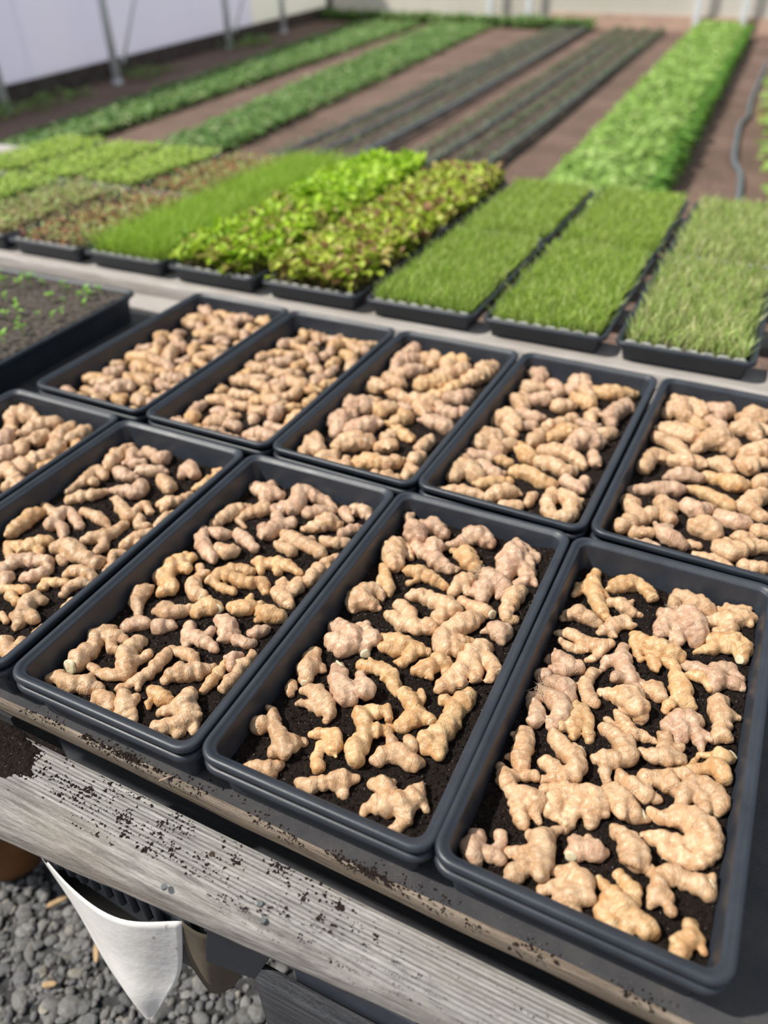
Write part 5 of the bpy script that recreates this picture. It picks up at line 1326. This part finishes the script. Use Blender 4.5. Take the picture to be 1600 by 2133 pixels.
hose([(-1.98, 4.3, .08), (-2.10, 8, .09), (-2.45, 14, .08)], .014, 'black drip hose on the right side of the bed beside the leafy bed')
hose([(-.02, 4.0, .03), (-.15, 6.2, .03), (-.27, 6.9, .03), (-.33, 7.6, .03), (-.38, 8.4, .03), (-.36, 9.0, .03), (-.42, 10, .03), (-.5, 13, .03)], .021, 'loose grey hose curving on the bare path at right', None)

# ---------------------------------------------------------------- under the bench
# gravel
GR = bpy.data.materials.new('gravel'); GR.use_nodes = True; g = N(GR.node_tree); p = GR.node_tree.nodes['Principled BSDF']
at = g.n('ShaderNodeVertexColor', layer_name='Col'); v = g.coord(); g.l(g.mix(.35, at.outputs[0], g.ramp(g.noise(v, 120, 4), [(.3, (.05, .05, .05)), (.7, (.26, .25, .24))])), p.inputs['Base Color'])
p.inputs['Roughness'].default_value = .75; g.l(g.bump(g.noise(v, 260, 3), .4, .002), p.inputs['Normal'])
ph = (1 + 5 ** .5) / 2
import bmesh
bm = bmesh.new(); bmesh.ops.create_icosphere(bm, subdivisions=2, radius=1.0)
IV = np.array([q.co[:] for q in bm.verts]); IF = np.array([[q.index for q in f.verts] for f in bm.faces]); bm.free()
n = 9500; x = RNG.uniform(-1.30, .15, n); y = RNG.uniform(-.42, .50, n); S = RNG.lognormal(-4.86, .32, n); z = RNG.uniform(-.002, .012, n)
GB = mat_simple('gravel_dust', (.045, .045, .046), .9, .2, 60, .5)
mb = MB(); mb.box(-1.5, .4, -.6, .7, 0.0002, .003); tag(mb.build('gravel_bed', GB), 'dark grit between the stones', 'gravel', kind='stuff')
Vs = []; Fs = []; Cs = []
palette = np.array([(.10, .105, .11), (.15, .15, .15), (.21, .205, .20), (.12, .12, .13), (.26, .24, .21), (.32, .29, .23)])
for i in range(n):
    q = IV * (1 + .34 * np.sin(IV[:, [1, 2, 0]] * RNG.uniform(1.5, 3) + RNG.uniform(0, 6, 3)).sum(1, keepdims=True) * .5) * np.array([RNG.uniform(.8, 1.45), RNG.uniform(.7, 1.0), RNG.uniform(.35, .65)]) * S[i]
    a, b = RNG.uniform(0, 6.28), RNG.uniform(-.5, .5); ca, sa, cb, sb = math.cos(a), math.sin(a), math.cos(b), math.sin(b)
    q = q @ np.array([[cb, 0, -sb], [0, 1, 0], [sb, 0, cb]]) @ np.array([[ca, sa, 0], [-sa, ca, 0], [0, 0, 1]])
    Vs.append(q + (x[i], y[i], z[i])); Fs.append(IF + i * len(IV)); Cs.append(np.repeat(palette[RNG.choice(6, p=[.26, .28, .18, .18, .07, .03])][None] * RNG.uniform(.55, 1.15), len(IV), 0))
tag(obj('gravel', mesh_np('gravel', np.concatenate(Vs), np.concatenate(Fs), False, col=np.concatenate(Cs)), GR), 'grey crushed stone gravel covering the ground below the bench', 'gravel', kind='stuff')
CHIP = mat_simple('wood_chip', (.52, .36, .20), .8, .2, 60, .3)
for x, y, a, L, lab in ((-.60, -.15, -.4, .035, 'pale wood chip on the gravel, below the white sack tip'), (-.80, .02, 1.0, .05, 'long straw-coloured wood chip on the gravel, left of the sack'),
                   (-.70, -.10, .5, .03, 'wood chip on the gravel between the other two'), (-.86, .12, .2, .04, 'brown wood chip on the gravel near the pot'),
                   (-.66, -.02, -.9, .04, 'tan bark sliver on the gravel beside the sack'), (-.93, -.06, 1.2, .03, 'small tan chip on the gravel at the left photo edge')):
    mb = MB(); mb.add([(-L / 2, -.004, 0), (-L / 5, -.008, 0), (L / 3, -.005, 0), (L / 2, .001, .001), (L / 4, .006, 0), (-L / 3, .005, 0), (-L / 2.2, -.003, .003), (-L / 5, -.005, .006), (L / 3, -.003, .005), (L / 2.2, .001, .003), (L / 4, .004, .006), (-L / 3, .003, .005)], [(5, 4, 3, 2, 1, 0), (6, 7, 8, 9, 10, 11)] + [(q, (q + 1) % 6, (q + 1) % 6 + 6, q + 6) for q in range(6)])
    o = mb.build('wood_chip', CHIP, loc=(x, y, .024), bevel=.0015); o.rotation_euler = (.1, .12, a); tag(o, lab, 'wood chip', 'wood chips on the gravel')
STN = mat_simple('cream_stone', (.62, .54, .36), .7, .3, 30, .2)
me = mesh_np('cream_stone', IV * (.028, .021, .014) * (1 + .08 * np.sin(IV[:, [1, 2, 0]] * 3)), IF)
tag(obj('cream_stone', me, STN, loc=(-.352, -.035, .026)), 'large cream-coloured stone on the gravel by the dark plank', 'stone')
# terracotta pot at the left edge
TC = mat_simple('terracotta', (.24, .11, .04), .8, .2, 8, .3)
prof = [(.085, 0), (.125, .23), (.14, .235), (.142, .28), (.125, .28), (.12, .24), (.08, .02)]
V = [(r * math.cos(2 * math.pi * k / 32), r * math.sin(2 * math.pi * k / 32), z) for r, z in prof for k in range(32)]
F = [(i * 32 + k, i * 32 + (k + 1) % 32, (i + 1) * 32 + (k + 1) % 32, (i + 1) * 32 + k) for i in range(6) for k in range(32)] + [tuple(range(32))[::-1], tuple(6 * 32 + k for k in range(32))]
me = bpy.data.meshes.new('brown_pot'); me.from_pydata(V, [], F)
for q in me.polygons: q.use_smooth = True
tag(obj('brown_pot', me, TC, loc=(-.985, .075, .012)), 'rusty brown pot under the bench at the left photo edge', 'pot')
# white woven sack: a curved sheet, open at the top, folded to a point at the bottom
SACK = bpy.data.materials.new('woven_sack'); SACK.use_nodes = True; g = N(SACK.node_tree); p = SACK.node_tree.nodes['Principled BSDF']; v = g.coord()
st = g.ramp(g.noise(g.coord((90, 90, 22)), 1.0, 2, .5), [(.62, 0.0), (.68, 1.0)])
zone = g.n('ShaderNodeTexGradient', gradient_type='SPHERICAL'); mp = g.n('ShaderNodeMapping'); g.l(v, mp.inputs[0])
mp.inputs['Location'].default_value = (-.02 * 0, 0, 0); mp.inputs['Scale'].default_value = (22, 22, 22); g.l(mp.outputs[0], zone.inputs[0])
mk_ = g.math('MULTIPLY', st, g.ramp(zone.outputs['Fac'], [(0.0, 0.0), (.35, .85)]))
c = g.mix(mk_, g.mix(g.ramp(g.noise(v, 14, 4), [(.35, 0.0), (.7, .5)]), (.80, .79, .76), (.66, .63, .58)), (.27, .17, .10))
sp = g.ramp(g.noise(v, 260, 2, .8), [(.70, 0.0), (.75, .7)]); c = g.mix(sp, c, (.3, .25, .2)); g.l(c, p.inputs['Base Color']); p.inputs['Roughness'].default_value = .55
g.l(g.bump(g.noise(v, 30, 3), .3, .006), p.inputs['Normal'])
def coons(T, Rr, Bq, Lq, n=28):
    """patch between four boundary polylines: top (left to right), right (top to bottom), bottom (left to right), left (top to bottom)"""
    def samp(P, t):
        P = catmull(P, 8); q = t * (len(P) - 1); i = min(int(q), len(P) - 2); return P[i] + (P[i + 1] - P[i]) * (q - i)
    V = []
    for j in range(n):
        v = j / (n - 1)
        for i in range(n):
            u = i / (n - 1)
            q = (1 - v) * samp(T, u) + v * samp(Bq, u) + (1 - u) * samp(Lq, v) + u * samp(Rr, v)
            q = q - ((1 - u) * (1 - v) * np.array(T[0]) + u * (1 - v) * np.array(T[-1]) + (1 - u) * v * np.array(Bq[0]) + u * v * np.array(Bq[-1]))
            q = q + np.array([0, -1, 0]) * (.010 * math.sin(math.pi * u) ** 2 * math.sin(math.pi * v) + .012 * math.sin(math.pi * u) * (1 - v) ** 2)
            V.append(q)
    F = [(j * n + i, j * n + i + 1, (j + 1) * n + i + 1, (j + 1) * n + i) for j in range(n - 1) for i in range(n - 1)]
    return V, F
def Zr(P): return [(a, b, c + ZR) for a, b, c in P]
top = Zr([(-.577, -.060, -.298), (-.445, -.088, -.252), (-.352, -.095, -.238), (-.275, -.080, -.221)])
right = Zr([(-.275, -.080, -.221), (-.300, -.090, -.36), (-.326, -.110, -.43), (-.360, -.124, -.510)])
left = Zr([(-.577, -.060, -.298), (-.505, -.080, -.392), (-.433, -.108, -.455), (-.368, -.124, -.520)])
bot = Zr([(-.368, -.124, -.520), (-.365, -.124, -.516), (-.360, -.124, -.510)])
V, F = coons(top, right, bot, left)
og = np.array((-.315, -.095, ZR - .265))
e = empty('white_sack', tuple(og), 'white woven plastic sack sagging below the bench, stained brown near its corner', 'sack')
o = obj('front_panel', mesh_np('front_panel', np.array(V) - og, F), SACK, e); s_ = o.modifiers.new('t', 'SOLIDIFY'); s_.thickness = .0015
T2 = Zr([(-.275, -.080, -.221), (-.245, -.062, -.24), (-.215, -.045, -.262)])
R2 = Zr([(-.215, -.045, -.262), (-.225, -.048, -.34), (-.255, -.050, -.44), (-.296, -.051, -.520)])
B2_ = Zr([(-.306, -.058, -.508), (-.301, -.055, -.514), (-.296, -.051, -.520)])
L2 = Zr([(-.275, -.080, -.221), (-.290, -.080, -.33), (-.298, -.070, -.43), (-.306, -.058, -.508)])
V, F = coons(T2, R2, B2_, L2); SACKB = mat_simple('sack_shaded', (.12, .098, .072), .8, .2, 14, .25)  # dark brown carries the shade on the side panel
o = obj('side_panel', mesh_np('side_panel', np.array(V) - og, F), SACKB, e); s_ = o.modifiers.new('t', 'SOLIDIFY'); s_.thickness = .0015; o['label'] = 'side of the sack with its shade painted brown'
# added dark shelf, widened to blacken the board gap, ribbed black trays inside the sack, small black pot, dark plank
mb = MB(); mb.box(-1.05, 1.0, .06, .60, -.02, 0)
tag(mb.build('added_shelf', WOODD, loc=(0, 0, ZR - .50), bevel=.003), 'dark lower shelf added so the gap between the boards looks black', 'shelf')
RIB = mat_simple('ribbed_black_plastic', (.045, .052, .066), .35, .5, 20, .25)
e = empty('ribbed_crate', (-.39, .03, ZR - .40), 'black ribbed plastic crate held inside the white sack', 'crate')
mb = MB(); mb.box(-.135, .118, -.104, -.035, 0, .178); mb.build('crate_body', RIB, e, bevel=.010)
mb = MB(); mb.box(-.142, .125, -.110, -.029, .166, .192); mb.build('crate_rim', RIB, e, bevel=.008)
for q in range(10):
    mb = MB(); mb.box(-.130 + q * .0215, -.118 + q * .0215, -.1125, -.030, .120, .196); mb.build('crate_rib', RIB, e, bevel=.004)
e = empty('small_black_pot', (-.225, -.060, ZR - .30), 'small square black plastic pot tilted below the front board', 'pot')
e.rotation_euler = (0, .28, .22)
mb = MB(); Vp = []
for z, s_ in ((0, .032), (.105, .040), (.105, .037), (.006, .029)): Vp += [(s_, s_ * .6, z), (-s_, s_ * .6, z), (-s_, -s_ * .6, z), (s_, -s_ * .6, z)]
Fp = [(i * 4 + k, i * 4 + (k + 1) % 4, (i + 1) * 4 + (k + 1) % 4, (i + 1) * 4 + k) for i in range(3) for k in range(4)] + [(3, 2, 1, 0), (12, 13, 14, 15)]
mb.add(Vp, Fp); mb.build('pot_body', PLASTIC, e, bevel=.002)
mb = MB(); mb.box(-.043, .043, -.027, .027, .105, .114); mb.build('pot_rim', PLASTIC, e, bevel=.002)
o = plank('dark_plank', -.176, .75, -.084, -.060, ZR - .268, .22, WOODD, 'dark weathered plank set on edge below the front board', seed=44, nx=60)
e = empty('black_stack', (.12, -.03, ZR - .240), 'row of black tray rims showing between the front board and the dark plank', 'trays')
for q, (a, b) in enumerate(((-.26, -.10), (-.095, .06), (.065, .30))):
    mb = MB(); mb.box(a, b, -.028, .018, -.05, .018 + .004 * q); mb.build('tray_rim', RIB, e, bevel=.004)
